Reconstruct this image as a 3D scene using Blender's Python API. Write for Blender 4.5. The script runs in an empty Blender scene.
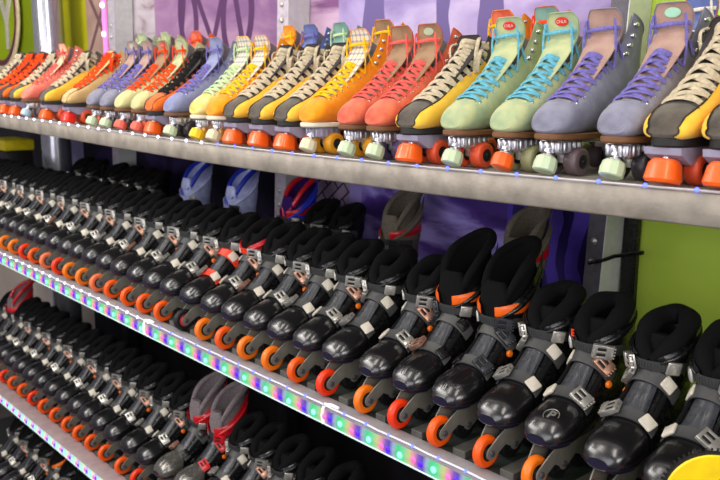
import bpy, bmesh, math, random
from mathutils import Vector, Matrix
PI = math.pi
random.seed(7)
SC = bpy.context.scene
COL = SC.collection

# ------------------------------------------------------------------ materials
def lin(c):
    return tuple(((x/255.0)/12.92 if x/255.0 <= 0.04045 else ((x/255.0+0.055)/1.055)**2.4) for x in c)+(1.0,)

def mat(name, rgb, rough=0.5, metal=0.0, var=0.15, scale=40.0, bump=0.0, bscale=200.0, coat=0.0, spec=0.5, rgb2=None, sheen=0.0, scratch=0.0):
    m = bpy.data.materials.new(name); m.use_nodes = True
    nt = m.node_tree; b = nt.nodes['Principled BSDF']
    tc = nt.nodes.new('ShaderNodeTexCoord')
    nz = nt.nodes.new('ShaderNodeTexNoise'); nz.inputs['Scale'].default_value = scale; nz.inputs['Detail'].default_value = 5
    nt.links.new(tc.outputs['Object'], nz.inputs['Vector'])
    cr = nt.nodes.new('ShaderNodeValToRGB')
    c = lin(rgb)
    lo = lin(rgb2) if rgb2 else tuple(v*(1-var) for v in c[:3])+(1,)
    hi = c if rgb2 else tuple(min(1, v*(1+var)) for v in c[:3])+(1,)
    cr.color_ramp.elements[0].position = 0.35; cr.color_ramp.elements[1].position = 0.65
    cr.color_ramp.elements[0].color = lo; cr.color_ramp.elements[1].color = hi
    nt.links.new(nz.outputs['Fac'], cr.inputs['Fac']); nt.links.new(cr.outputs['Color'], b.inputs['Base Color'])
    b.inputs['Roughness'].default_value = rough; b.inputs['Metallic'].default_value = metal
    b.inputs['Coat Weight'].default_value = coat; b.inputs['Coat Roughness'].default_value = 0.12
    b.inputs['Specular IOR Level'].default_value = spec
    if sheen: b.inputs['Sheen Weight'].default_value = sheen
    if scratch:
        n3 = nt.nodes.new('ShaderNodeTexNoise'); n3.inputs['Scale'].default_value = 90; n3.inputs['Detail'].default_value = 8
        nt.links.new(tc.outputs['Object'], n3.inputs['Vector'])
        mr = nt.nodes.new('ShaderNodeMapRange'); mr.inputs['From Min'].default_value = .4; mr.inputs['From Max'].default_value = .65
        mr.inputs['To Min'].default_value = max(.05, rough-scratch); mr.inputs['To Max'].default_value = rough+scratch
        nt.links.new(n3.outputs['Fac'], mr.inputs['Value']); nt.links.new(mr.outputs['Result'], b.inputs['Roughness'])
    if bump:
        n2 = nt.nodes.new('ShaderNodeTexNoise'); n2.inputs['Scale'].default_value = bscale; n2.inputs['Detail'].default_value = 3
        nt.links.new(tc.outputs['Object'], n2.inputs['Vector'])
        bp = nt.nodes.new('ShaderNodeBump'); bp.inputs['Strength'].default_value = bump; bp.inputs['Distance'].default_value = 0.002
        nt.links.new(n2.outputs['Fac'], bp.inputs['Height']); nt.links.new(bp.outputs['Normal'], b.inputs['Normal'])
    return m

def emit(name, rgb, s):
    m = bpy.data.materials.new(name); m.use_nodes = True
    b = m.node_tree.nodes['Principled BSDF']
    b.inputs['Base Color'].default_value = lin(rgb); b.inputs['Emission Color'].default_value = lin(rgb); b.inputs['Emission Strength'].default_value = s
    return m

def suede(name, rgb, rgb2=None): return mat(name, rgb, .85, var=.16, scale=26, bump=.6, bscale=420, spec=.25, rgb2=rgb2, sheen=.2)
def cloth(name, rgb): return mat(name, rgb, .9, var=.18, scale=150, bump=.5, bscale=900, spec=.2)
def plast(name, rgb, rough=.35, **k): return mat(name, rgb, rough, var=k.pop('var', .1), scale=30, **k)

M = dict(
 alu=mat('brushed_aluminium', (176,172,164), .5, .35, var=.16, scale=55, bump=.2, bscale=260),
 alu_dark=mat('dull_steel', (92,90,98), .5, .5, var=.15),
 silver=mat('silver_metal', (196,194,186), .34, .75, var=.08),
 chrome=mat('chrome', (205,205,212), .30, .9, var=.05),
 board=mat('shelf_board', (24,32,26), .7, var=.3, scale=8),
 slat=mat('grey_slat', (84,84,78), .55, .2, var=.2, scale=30, bump=.1),
 black=plast('black_plastic', (13,13,15), .32, scratch=.14),
 blackg=plast('glossy_black_shell', (17,17,19), .27, coat=.4, spec=.8),
 bumper=plast('led_reflect_blue_black', (24,22,44), .35),  # blue-black tint stands in for the LED reflection under the toe
 satin=plast('charcoal_satin', (46,49,55), .36, scratch=.1),
 frame=plast('grey_frame', (122,120,110), .42, scratch=.1),
 pad=cloth('black_padding', (9,9,10)),
 liner=mat('black_vinyl_liner', (9,9,10), .33, coat=.35, var=.2, bump=.1, bscale=90),
 strap=plast('charcoal_strap', (62,63,63), .5, bump=.15, bscale=300),
 white=plast('ivory_plastic', (214,207,190), .35),
 dark=plast('dark_rubber', (14,14,15), .6),
 orange=plast('orange_urethane', (255,92,8), .4, var=.08), orange2=plast('red_orange_urethane', (255,58,14), .4, var=.08),
 orange3=plast('amber_urethane', (255,122,16), .4, var=.08), peach=plast('worn_peach_urethane', (250,118,70), .5, var=.12),
 redhub=plast('red_hub', (205,50,60), .4), red=plast('red_plastic', (205,22,34), .35, coat=.3), redstrap=plast('orange_red_strap', (240,62,30), .45),
 orangetrim=plast('orange_trim', (255,104,12), .4), greyl=cloth('grey_lining', (128,118,120)), greyl2=cloth('olive_grey_lining', (112,104,92)),
 lilac=plast('lilac_shell', (190,198,255), .4, var=.2), blue=plast('royal_blue_trim', (30,52,190), .4), violet=cloth('violet_lining', (56,20,96)), silvertoe=plast('silver_grey_shell', (120,118,112), .25, metal=.6, scratch=.1),
 hook=mat('nickel_hook', (215,215,220), .2, .9, var=.05),
 sole_brown=plast('brown_sole', (112,74,42), .6, var=.2), sole_black=plast('black_sole', (22,21,22), .6), sole_cream=plast('cream_sole', (225,222,200), .5),
 plate_grey=plast('lilac_grey_plate', (150,146,168), .4, var=.1),
)

# ------------------------------------------------------------------ mesh builder
class MB:
    def __init__(s): s.v = []; s.f = []
    def add(s, vs, fs):
        o = len(s.v); s.v += [tuple(v) for v in vs]; s.f += [tuple(i+o for i in f) for f in fs]
    def box(s, c, h, R=None, bev=0.0, seg=2):
        bm = bmesh.new(); bmesh.ops.create_cube(bm, size=2)
        for v in bm.verts: v.co = Vector((v.co.x*h[0], v.co.y*h[1], v.co.z*h[2]))
        if bev: bmesh.ops.bevel(bm, geom=list(bm.edges), offset=min(bev, .95*min(h)), segments=seg, profile=.5, affect='EDGES')
        bm.verts.index_update()
        R = R or Matrix.Identity(3); c = Vector(c)
        s.add([c+R@v.co for v in bm.verts], [[v.index for v in f.verts] for f in bm.faces]); bm.free()
    def tube(s, pts, r, n=8, up=None, flat=1.0, closed=False, caps=True):
        pts = [Vector(p) for p in pts]; m = len(pts); rr = r if isinstance(r, (list, tuple)) else [r]*m
        vs = []; prev = None
        for i, p in enumerate(pts):
            if closed: t = pts[(i+1) % m]-pts[i-1]
            else: t = pts[min(i+1, m-1)]-pts[max(i-1, 0)]
            t.normalize()
            if up is not None: u = Vector(up[i]) if isinstance(up, list) else Vector(up)
            else: u = prev if prev is not None else (Vector((0, 0, 1)) if abs(t.z) < .9 else Vector((1, 0, 0)))
            u = (u-t*u.dot(t)); u.normalize(); prev = u; w = t.cross(u)
            for k in range(n):
                a = 2*PI*k/n; vs.append(p+w*math.cos(a)*rr[i]+u*math.sin(a)*rr[i]*flat)
        fs = []
        for i in range(m if closed else m-1):
            j = (i+1) % m
            for k in range(n): fs.append((i*n+k, i*n+(k+1) % n, j*n+(k+1) % n, j*n+k))
        if not closed and caps: fs += [tuple(range(n))[::-1], tuple((m-1)*n+k for k in range(n))]
        s.add(vs, fs)
    def lathe(s, prof, c, axis='X', n=24, R=None):
        # prof: (along, radius)
        vs = []
        for a, r in prof:
            for k in range(n):
                t = 2*PI*k/n; x, y = r*math.cos(t), r*math.sin(t)
                v = Vector((a, x, y)) if axis == 'X' else Vector((x, y, a)) if axis == 'Z' else Vector((x, a, -y))
                vs.append(Vector(c)+(R@v if R else v))
        fs = []; m = len(prof)
        for i in range(m-1):
            for k in range(n): fs.append((i*n+k, i*n+(k+1) % n, (i+1)*n+(k+1) % n, (i+1)*n+k))
        fs += [tuple(range(n))[::-1], tuple((m-1)*n+k for k in range(n))]
        s.add(vs, fs)
    def prism(s, poly, x0, x1):   # polygon in y,z extruded along x
        n = len(poly); s.add([(x0, y, z) for y, z in poly]+[(x1, y, z) for y, z in poly],
              [tuple(range(n)), tuple(range(2*n-1, n-1, -1))]+[(i, n+i, n+(i+1) % n, (i+1) % n) for i in range(n)])
    def sphere(s, c, r, n=8, sc=(1, 1, 1)):
        vs = []; fs = []; h = n//2
        for i in range(h+1):
            th = PI*i/h
            for k in range(n):
                ph = 2*PI*k/n; vs.append((c[0]+r*sc[0]*math.sin(th)*math.cos(ph), c[1]+r*sc[1]*math.sin(th)*math.sin(ph), c[2]+r*sc[2]*math.cos(th)))
        for i in range(h):
            for k in range(n): fs.append((i*n+k, (i+1)*n+k, (i+1)*n+(k+1) % n, i*n+(k+1) % n))
        s.add(vs, fs)
    def mirror(s): s.v = [(-x, y, z) for x, y, z in s.v]; s.f = [f[::-1] for f in s.f]; return s
    def mesh(s, name, m, smooth=True, ang=40, merge=True):
        me = bpy.data.meshes.new(name); bm = bmesh.new()
        vv = [bm.verts.new(v) for v in s.v]
        for f in s.f:
            try: bm.faces.new([vv[i] for i in f])
            except ValueError: pass
        if merge: bmesh.ops.remove_doubles(bm, verts=bm.verts, dist=1e-5)
        bmesh.ops.dissolve_degenerate(bm, dist=1e-6, edges=bm.edges)
        bmesh.ops.recalc_face_normals(bm, faces=bm.faces)
        bm.to_mesh(me); bm.free()
        if smooth:
            me.shade_smooth(); me.set_sharp_from_angle(angle=math.radians(ang))
        me.materials.append(m); return me
    def build(s, name, m, parent=None, **k):
        return put(name, s.mesh(name, m, **k), parent)

def put(name, me, parent=None, loc=None, rot=None):
    o = bpy.data.objects.new(name, me); COL.objects.link(o)
    if parent: o.parent = parent
    if loc is not None: o.location = loc
    if rot is not None: o.rotation_euler = rot
    return o
def thing(name, label=None, cat=None, group=None, loc=(0, 0, 0), rz=0):
    o = bpy.data.objects.new(name, None); COL.objects.link(o); o.location = loc; o.rotation_euler = (0, 0, rz); o.empty_display_size = .05
    tag(o, label, cat, group); return o
def tag(o, label=None, cat=None, group=None, kind=None):
    for k, v in (('label', label), ('category', cat), ('group', group), ('kind', kind)):
        if v: o[k] = v
    return o
def copy_tree(o, parent=None):
    c = o.copy(); COL.objects.link(c); c.parent = parent
    for ch in o.children: copy_tree(ch, c)
    return c
def walk(o):
    yield o
    for c in o.children: yield from walk(c)
def setmat(o, m):
    s = o.material_slots[0]; s.link = 'OBJECT'; s.material = m
def base(n): return n.split('.')[0]
def paint(root, table):
    for o in walk(root):
        if o.type == 'MESH' and base(o.name) in table and table[base(o.name)] is not None: setmat(o, table[base(o.name)])

def sgn(x): return -1 if x < 0 else 1
def cr4(a, b, c, d, t): return .5*((2*b)+(c-a)*t+(2*a-5*b+4*c-d)*t*t+(3*b-a-3*c+d)*t*t*t)
class Loft:
    """rings (Ay,Az, By,Bz, halfwidth, exponent); angle 0 is at B (top / front), pi at A (sole / back), + is the +X side"""
    def __init__(s, rings, skew=.0): s.r = rings; s.n = len(rings); s.skew = skew
    def ring(s, u):
        u = max(0, min(s.n-1, u)); i = min(int(u), s.n-2); t = u-i; g = lambda k: s.r[max(0, min(s.n-1, k))]
        return [cr4(*(g(i+d)[q] for d in (-1, 0, 1, 2)), t) for q in range(6)]
    def p0(s, u, a):
        ay, az, by, bz, w, n = s.ring(u); c, q = math.cos(a), math.sin(a); e = 2/n
        X = w*sgn(q)*abs(q)**e*(1-s.skew*c); h = sgn(c)*abs(c)**e
        return Vector((X, (ay+by)/2+(by-ay)/2*h, (az+bz)/2+(bz-az)/2*h))
    def nrm(s, u, a):
        d = .02
        du = s.p0(u+d, a)-s.p0(u-d, a); da = s.p0(u, a+d)-s.p0(u, a-d); n = du.cross(da)
        if n.length < 1e-9: n = Vector((0, -1, 0))
        n.normalize(); ay, az, by, bz = s.ring(u)[:4]
        if n.dot(s.p0(u, a)-Vector((0, (ay+by)/2, (az+bz)/2))) < 0: n = -n
        return n
    def P(s, u, a, off=0.0): return s.p0(u, a)+(s.nrm(u, a)*off if off else Vector((0, 0, 0)))
    def patch(s, mb, fn, ns, nt, off=0.0, th=.002, wrap=False, rim=.0, offn=None):
        """fn(s,t)->(u,a); shell between off and off+th. s runs along u, t across a"""
        def layer(o, inner):
            out = []
            for i in range(ns+1):
                for j in range(nt+(0 if wrap else 1)):
                    u, a = fn(i/ns, j/nt)
                    oo = o
                    if rim and not inner:
                        e = min(1, min(i, ns-i)/2.0) if wrap else min(1, min(min(i, ns-i), min(j, nt-j))/1.5)
                        oo = off+th*(1-rim+rim*e)
                    out.append(s.P(u, a, oo+(offn(i/ns, j/nt) if offn else 0)))
            return out
        w = nt if wrap else nt+1
        O, I = layer(off+th, False), layer(off, True); N = len(O); fs = []
        for i in range(ns):
            for j in range(nt):
                k = (j+1) % w
                fs.append((i*w+j, i*w+k, (i+1)*w+k, (i+1)*w+j)); fs.append((N+i*w+j, N+(i+1)*w+j, N+(i+1)*w+k, N+i*w+k))
        for j in range(nt):
            k = (j+1) % w
            fs.append((j, N+j, N+k, k)); fs.append((ns*w+j, ns*w+k, N+ns*w+k, N+ns*w+j))
        if not wrap:
            for i in range(ns):
                fs.append((i*w, (i+1)*w, N+(i+1)*w, N+i*w)); fs.append((i*w+nt, N+i*w+nt, N+(i+1)*w+nt, (i+1)*w+nt))
        mb.add(O+I, fs)
    def cap(s, mb, u, off, n=24):
        mb.add([s.P(u, 2*PI*k/n, off) for k in range(n)], [tuple(range(n))])
    def frame(s, u, a):
        n = s.nrm(u, a); t = s.p0(u, a+.03)-s.p0(u, a-.03); t.normalize(); b = n.cross(t); b.normalize(); t = b.cross(n)
        return Matrix((t, b, n)).transposed()   # local x across (angle), y along u, z out

# ------------------------------------------------------------------ shelves geometry helpers
def interp(x, tab):
    if x <= tab[0][0]: return tab[0][1]+(x-tab[0][0])*(tab[1][1]-tab[0][1])/(tab[1][0]-tab[0][0])
    for (a, b), (c, d) in zip(tab, tab[1:]):
        if x <= c: return b+(d-b)*(x-a)/(c-a)
    return tab[-1][1]
TOPZ = [(-4.0, -.138), (-3.32, -.152), (-2.94, -.161), (-2.29, -.173), (-1.74, -.178), (-1.29, -.178), (-.83, -.173), (-.4, -.168)]
def z_top(x): return interp(x, TOPZ)
def z_mid(x): return -.840-.0081*(x+1.1)
def z_low(x): return -1.612
Z_BOT = -2.27

# ------------------------------------------------------------------ inline skate
def fy(y): return .053+(y-.034)*(.215-.053)/(.215-.034) if y < .215 else y
BY, BZ = .018, .020
def kz(y): return max(0.0, min(1.0, (y-.09)/.12))
def oy(y): return -.004+(BY+.004)*kz(y)
def oz(y): return .004+(BZ-.004)*kz(y)
SHELL = Loft([(fy(a)+oy(a),b+oz(a),fy(c)+oy(c),d+oz(c),w*1.0,n) for a,b,c,d,w,n in [(.034,.102,.035,.116,.020,2.2),(.046,.095,.046,.134,.038,2.3),(.066,.091,.070,.150,.0485,2.4),(.097,.090,.102,.158,.0525,2.5),(.132,.090,.132,.165,.050,2.5),
   (.178,.092,.160,.186,.046,2.4),(.238,.095,.188,.216,.044,2.3),(.288,.101,.212,.246,.044,2.2),(.314,.132,.222,.268,.045,2.1),(.317,.180,.226,.284,.047,2.1),(.316,.225,.226,.296,.049,2.0)]], skew=.06)
CUFF = Loft([(a+BY,b+BZ,c+BY,d+BZ,w*.87,n) for a,b,c,d,w,n in [(.320,.150,.222,.205,.0480,2.1),(.325,.205,.208,.242,.0505,2.1),(.328,.260,.199,.274,.0525,2.1),(.331,.310,.196,.304,.0535,2.0),(.335,.352,.192,.332,.0540,2.0)]])
TALL = Loft([(a+BY,b+BZ,c+BY,d+BZ,w*.89,n) for a,b,c,d,w,n in [(.320,.150,.222,.205,.0480,2.1),(.325,.205,.206,.240,.0505,2.1),(.330,.265,.196,.275,.0530,2.1),(.340,.345,.188,.316,.0560,2.0),(.352,.440,.172,.352,.0600,2.0)]])
WHEEL_Y = (.045, .127, .209, .291)

def tire_mesh():
    b = MB(); R = .038
    prof = [(-.0095,.020),(-.0105,.026),(-.0115,.031),(-.0095,.0345),(-.006,.0368),(0,.038),(.006,.0368),(.0095,.0345),(.0115,.031),(.0105,.026),(.0095,.020)]
    b.lathe(prof, (0,0,0), n=28); return b.mesh('wheel', M['orange'], ang=60)
def hub_mesh():
    b = MB(); b.lathe([(-.0112,.006),(-.0112,.013),(-.0098,.0145),(-.0098,.0205),(.0098,.0205),(.0098,.0145),(.0112,.013),(.0112,.006)], (0,0,0), n=20)
    for k in range(6):
        a = k*PI/3
        for x in (-.0105,.0105): b.box((x, .0165*math.cos(a), .0165*math.sin(a)), (.0012,.0035,.0012), Matrix.Rotation(a,3,'X'))
    return b.mesh('hub', M['dark'], ang=30)
def bolt_mesh():
    b = MB()
    b.lathe([(-.0222,.0036),(-.0222,.006),(-.0215,.0072),(-.0165,.0075),(-.0165,.003),(.0165,.003),(.0165,.0075),(.0215,.0072),(.0222,.006),(.0222,.0036)], (0,0,0), n=12)
    return b.mesh('axle_bolt', M['alu_dark'], ang=30)
def frame_mb():
    b = MB()
    def arc(cy, cz, r, a0, a1, n=7): return [(cy+r*math.cos(math.radians(a0+(a1-a0)*i/n)), cz+r*math.sin(math.radians(a0+(a1-a0)*i/n))) for i in range(n+1)]
    poly = arc(.045,.038,.0125,300,115)[::-1]      # rounded front end round first axle
    poly = arc(.045,.038,.0155,120,285,8)
    poly += [(.068,.034),(.092,.047)]+arc(.127,.038,.0135,160,330,6)[1:]+[(.150,.038),(.168,.050),(.190,.040)]+arc(.209,.038,.0135,215,330,5)+[(.232,.040),(.250,.050),(.272,.040)]+arc(.291,.038,.0130,215,420,8)
    poly += [(.300,.060),(.306,.092),(.235,.092),(.222,.078),(.160,.078),(.138,.091),(.074,.091),(.054,.072)]
    for sg in (-1, 1):
        x0, x1 = (.0135, .0168)
        # lower plates close to the wheels, flared out at the top
        n = len(poly); vs = []
        for xx in (x0, x1):
            for y, z in poly:
                k = max(0, min(1, (z-.055)/.036)); vs.append((sg*(xx+.001+.011*k), y+.012*k, z+(.004+(BZ-.004)*max(0, min(1, (y-.09)/.12)))*k))
        b.add(vs, [tuple(range(n)), tuple(range(2*n-1, n-1, -1))]+[(i, n+i, n+(i+1) % n, (i+1) % n) for i in range(n)])
    b.box((0,.112,.0930), (.027,.026,.0028), bev=.002); b.box((0,.284,.0895+BZ), (.027,.035,.0028), bev=.002)
    return b

def strap_patch(L, u0, u1, a0, a1, off, th=.003, ns=4, nt=18, lift=None):
    b = MB(); L.patch(b, lambda s, t: (u0+(u1-u0)*s, a0+(a1-a0)*t), ns, nt, off, th, offn=lift); return b
def ratchet_mb(c, R, sc=1.0):
    """metal ratchet buckle: base plate, two dark slots between three ribs, lever"""
    b = MB(); h = lambda x, y, z: c+R@Vector((x*sc, y*sc, z*sc))
    b.box(h(0,0,.002), (.019*sc,.0125*sc,.002*sc), R, bev=.0012)
    for y in (-.0105, 0, .0105): b.box(h(-.001,y,.0062), (.0175*sc,.0026*sc,.0035*sc), R, bev=.0014)
    b.box(h(.010,0,.0085), (.0065*sc,.013*sc,.003*sc), R, bev=.0016)
    b.box(h(-.015,0,.0075), (.003*sc,.0125*sc,.0025*sc), R, bev=.0012)
    for k in range(4): b.box(h(.0185,-.009+.006*k,.007), (.002*sc,.0018*sc,.003*sc), R, bev=.0008)
    return b
def slots_mb(c, R, sc=1.0):
    b = MB()
    for y in (-.0052, .0052): b.box(c+R@Vector((-.0025*sc,y*sc,.0055*sc)), (.0125*sc,.0023*sc,.0040*sc), R, bev=.001)
    return b
def anchor_mb(c, R, sc=1.0):
    b = MB(); b.box(c+R@Vector((0,0,.003)), (.0135*sc,.0125*sc,.0038), R, bev=.0034, seg=3)
    b.box(c+R@Vector((-.001,0,.0062)), (.0075*sc,.0070*sc,.0014), R, bev=.001)
    return b

INL = {}
def inline_meshes(kind):
    """kind: 'round' smooth toe cap, low cuff; 'tall' panelled toe, high padded liner"""
    if kind in INL: return INL[kind]
    d = {}; tall = kind == 'tall'
    C = TALL if tall else CUFF
    # foot shell, closed round the foot
    b = MB()
    SHELL.patch(b, lambda s, t: (3.6+5.6*s, .62+(2*PI-1.24)*t), 16, 30, 0, .0035); SHELL.patch(b, lambda s, t: (.02+3.7*s, 2*PI*t), 12, 36, -.002, .002, wrap=True)
    d['shell'] = b.mesh('shell', M['black'])
    # toe cap with crisp rear edge
    b = MB()
    SHELL.patch(b, lambda s, t: (.0+(3.72+.35*math.cos(2*PI*t))*s, 2*PI*t), 20, 44, .0008, .0035, wrap=True); SHELL.cap(b, .0, .004, 44)
    if tall:
        for a0 in (.35, -1.15): SHELL.patch(b, lambda s, t: (1.5+2.2*s, a0+.1+.7*t*(.35+.65*s)), 8, 6, .004, .0028, rim=.7)
        SHELL.patch(b, lambda s, t: (.9+2.9*s, -.16+.32*t), 10, 4, .004, .0030, rim=.7)
    d['toe_cap'] = b.mesh('toe_cap', M['blackg'])
    b = MB(); SHELL.patch(b, lambda s, t: (.03+3.2*s*(1-.25*abs(2*t-1)), 1.95+(2*PI-3.9)*t), 12, 26, .004, .0026); SHELL.cap(b, .03, .0055)
    d['toe_reflect_rim'] = b.mesh('toe_reflect_rim', M['bumper'])  # added rim, LED reflection put into its colour
    # instep plate
    b = MB(); SHELL.patch(b, lambda s, t: (4.05+2.9*s, (-.62+1.24*t)*(1-.25*s)), 14, 14, .004, .003, rim=.4)
    if not tall: SHELL.patch(b, lambda s, t: (4.5+1.3*s, (-.30+.6*t)*(1-.6*s)), 6, 6, .007, .0012, rim=.6)
    d['instep_plate'] = b.mesh('instep_plate', M['satin'])
    # inner padding seen in the gaps
    b = MB(); SHELL.patch(b, lambda s, t: (3.9+5.2*s, -.72+1.44*t), 12, 12, -.006, .006)
    for sg in (-1, 1): b.tube([SHELL.P(4.0+.6*k, sg*(.98-.02*k), .006) for k in range(7)], .006, 8)
    d['inner_boot'] = b.mesh('inner_boot', M['pad'])
    # side rails that stand up beside the instep plate
    for sg, nm in ((1, 'side_wing'), (-1, 'side_wing_b')):
        b = MB(); SHELL.patch(b, lambda s, t: (4.2+4.2*s, sg*(.95+.75*t+.25*math.sin(PI*s))), 14, 8, .003, .003, rim=.3)
        d[nm] = b.mesh('side_wing', M['black'])
    # cuff: wraps the ankle, open in front, top edge climbing to the rear
    b = MB()
    def cf(s, t):
        a = .50+(2*PI-1.0)*t; bk = .5-.5*math.cos(a); return (.1+(2.05+1.35*bk-.1)*s, a)
    C.patch(b, cf, 12, 40, 0, .004, rim=.3)
    for sg in (-1, 1):
        def wing(s, t): 
            a = sg*(.36+2.0*t); return (1.0+.75*t+(1.15+.95*t)*s, a)
        C.patch(b, wing, 8, 16, .006, .0075, rim=.8, offn=lambda s, t: .005*s*s)
        b.tube([C.P(1.85+1.55*k/12, sg*(.45+1.8*k/12), .0145) for k in range(13)], [.003+.005*math.sin(PI*k/12) for k in range(13)], 8)
    d['cuff'] = b.mesh('cuff', M['black'], ang=50)
    if tall:
        b = MB()
        for sg in (-1, 1): C.patch(b, lambda s, t: (1.98+.55*s+.35*t, sg*(.34+1.9*t)), 6, 14, .0130, .0045, rim=.7)
        d['cuff_trim'] = b.mesh('cuff_trim', M['orangetrim'])
    # liner tube and fat rolled collar
    b = MB(); topu = 3.95 if tall else 3.6
    def lf(s, t):
        e = min(t, 1-t)/(.30 if tall else .36); e = math.sin(max(0, min(1, e))*PI/2)
        return (1.0+(topu-1.0-(2.2 if tall else 2.0)*(1-e))*s, .18+(2*PI-.36)*t)
    C.patch(b, lf, 12, 48, -.011, .009)
    d['liner'] = b.mesh('liner', M['pad' if tall else 'liner'])
    b = MB(); N = 34; rr = .011 if tall else .0215; path = []; rad = []
    for i in range(N+1):
        t = i/N; a = .16+(2*PI-.32)*t; e = min(t, 1-t)/(.30 if tall else .36); e = max(0, min(1, e)); e = math.sin(e*PI/2)
        path.append(C.P(topu-(2.2 if tall else 2.0)*(1-e), a, -.003 if tall else -.008)); rad.append(rr*(.70+.30*e)*(1+.08*math.sin(5*a)))
    b.tube(path, rad, 12)
    d['collar'] = b.mesh('collar', M['pad'])
    b = MB()
    ys = [(.206,.205),(.204,.240),(.212,.268),(.224,.292),(.236,.312)] if not tall else [(.206,.205),(.200,.250),(.200,.290),(.202,.325),(.206,.352)]
    TL = Loft([(y+BY+(.020 if tall else .034), z+BZ-.004, y+BY, z+BZ, (.030,.034,.038,.037,.024)[i], 2.6) for i, (y, z) in enumerate(ys)])
    TL.patch(b, lambda s, t: (4*s, 2*PI*t), 14, 24, 0, .003, wrap=True); TL.cap(b, 4, .003)
    d['tongue'] = b.mesh('tongue', M['pad'])
    # straps
    d['toe_strap'] = strap_patch(SHELL, 3.98, 4.72, -1.25, 1.25, .0085).mesh('toe_strap', M['strap'])
    d['instep_strap'] = strap_patch(SHELL, 6.15, 7.05, -1.25, 1.25, .0110).mesh('instep_strap', M['strap'])
    sb = strap_patch(C, 1.32, 1.92, -1.55, 1.55, .0115, ns=4, nt=26)
    for k in range(17):      # ratchet teeth moulded in the ladder strap
        a = -.95+.1*k; C.patch(sb, lambda s, t: (1.40+.44*s, a+.045*t), 2, 2, .0140, .0018)
    d['cuff_strap'] = sb.mesh('cuff_strap', M['strap'], ang=25)
    for nm, L, u, a in (('toe', SHELL, 4.35, .66), ('instep', SHELL, 6.60, .70), ('cuff', C, 1.62, .64)):
        c = L.P(u, a, .0125 if nm != 'cuff' else .0155); R = L.frame(u, a)
        d[nm+'_buckle'] = ratchet_mb(c, R, 1.22).mesh('buckle', M['silver'], ang=30); d[nm+'_slots'] = slots_mb(c, R, 1.22).mesh('buckle_slot', M['dark'], ang=30)
        a = -.78 if nm != 'cuff' else -.84
        c = L.P(u, a, .0105 if nm != 'cuff' else .0145); R = L.frame(u, a)
        d[nm+'_anchor'] = anchor_mb(c, R, 1.15).mesh('strap_anchor', M['white'], ang=35)
    b = MB(); c = SHELL.P(6.2, 1.25, .010); R = SHELL.frame(6.2, 1.25); b.lathe([(0,.009),(.004,.009),(.007,.006),(.0075,.001)], c, 'Z', 12, R)
    d['side_button'] = b.mesh('side_button', M['orange3'])
    b = MB()
    for a, u in ((0, 2.55),):
        pass
    d['frame'] = frame_mb().mesh('frame', M['frame'], ang=35)
    d['wheel'] = tire_mesh() if 'wheel' not in INL else INL['wheel']; d['hub'] = hub_mesh(); d['bolt'] = bolt_mesh()
    INL[kind] = d; return d

def flipped(me):
    if me.name+'_flip' in bpy.data.meshes: return bpy.data.meshes[me.name+'_flip']
    f = me.copy(); f.name = me.name+'_flip'; f.transform(Matrix.Diagonal((-1,1,1,1))); f.flip_normals(); return f

def make_inline(kind, side):
    """side +1: silver ratchets at +X, ivory anchors at -X; -1 the other way round"""
    d = inline_meshes(kind); F = (lambda m: m) if side > 0 else flipped
    r = thing('inline_skate', 'inline skate', 'inline skate')
    P = lambda n, k=None, par=r: put(n, F(d[k or n]), par)
    fr = P('frame')
    for y in WHEEL_Y:
        w = put('wheel', d['wheel'], r, (0,y,.038)); put('hub', d['hub'], w); put('axle_bolt', d['bolt'], fr, (0,y,.038))
    sh = P('shell'); P('side_wing', None, sh); P('side_wing', 'side_wing_b', sh); P('side_button', None, sh)
    t = P('toe_cap'); P('toe_reflect_rim', None, t)
    P('instep_plate'); P('inner_boot')
    c = P('cuff')
    if kind == 'tall': P('cuff_trim', None, c)
    l = P('liner'); P('collar', None, l); P('tongue')
    for n in ('toe', 'instep', 'cuff'):
        s = P(n+'_strap'); P('buckle', n+'_buckle', s); P('buckle_slot', n+'_slots', s); P('strap_anchor', n+'_anchor', s)
    return r

# ------------------------------------------------------------------ quad roller skate
def ST_(rs, up=0.0): return [(sy(a),b-.007+up*max(0,(b-.2))/.08,sy(c),d-.007+up*max(0,(d-.25))/.08,w,n) for a,b,c,d,w,n in rs]
def sy(y): return y if y < .05 else .05+(y-.05)*1.2
HIGH = Loft(ST_([(.004,.095,.006,.108,.022,2.2),(.012,.089,.014,.130,.0350,2.3),(.034,.087,.038,.148,.0435,2.4),(.068,.087,.068,.162,.0450,2.4),(.105,.088,.092,.184,.0425,2.3),
  (.150,.090,.114,.208,.0395,2.2),(.205,.092,.135,.232,.0380,2.1),(.250,.098,.152,.255,.0370,2.1),(.268,.125,.166,.277,.0365,2.0),(.266,.175,.175,.296,.0370,2.0),(.262,.230,.179,.311,.0395,2.0),(.266,.282,.180,.328,.0415,2.0)], .016), skew=.04)
LOW = Loft(ST_([(.000,.097,.002,.106,.024,2.3),(.006,.089,.010,.126,.0370,2.4),(.030,.086,.034,.143,.0445,2.5),(.066,.086,.066,.160,.0455,2.5),(.104,.086,.092,.184,.0430,2.3),
  (.150,.087,.115,.209,.0400,2.2),(.205,.088,.137,.233,.0385,2.1),(.250,.094,.156,.255,.0375,2.1),(.266,.125,.170,.274,.0370,2.0),(.264,.170,.179,.290,.0375,2.0),(.262,.215,.183,.302,.0395,2.0),(.266,.262,.184,.312,.0410,2.0)], .006), skew=.04)

def gap(u, low):   # half angle of the throat between the eyestays
    if u < 2.4: return .36
    k = min(1, (u-2.4)/5.6); g = .60+.28*k
    if u > 8: g += (.36 if not low else .16)*(u-8)/3
    return g

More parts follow.
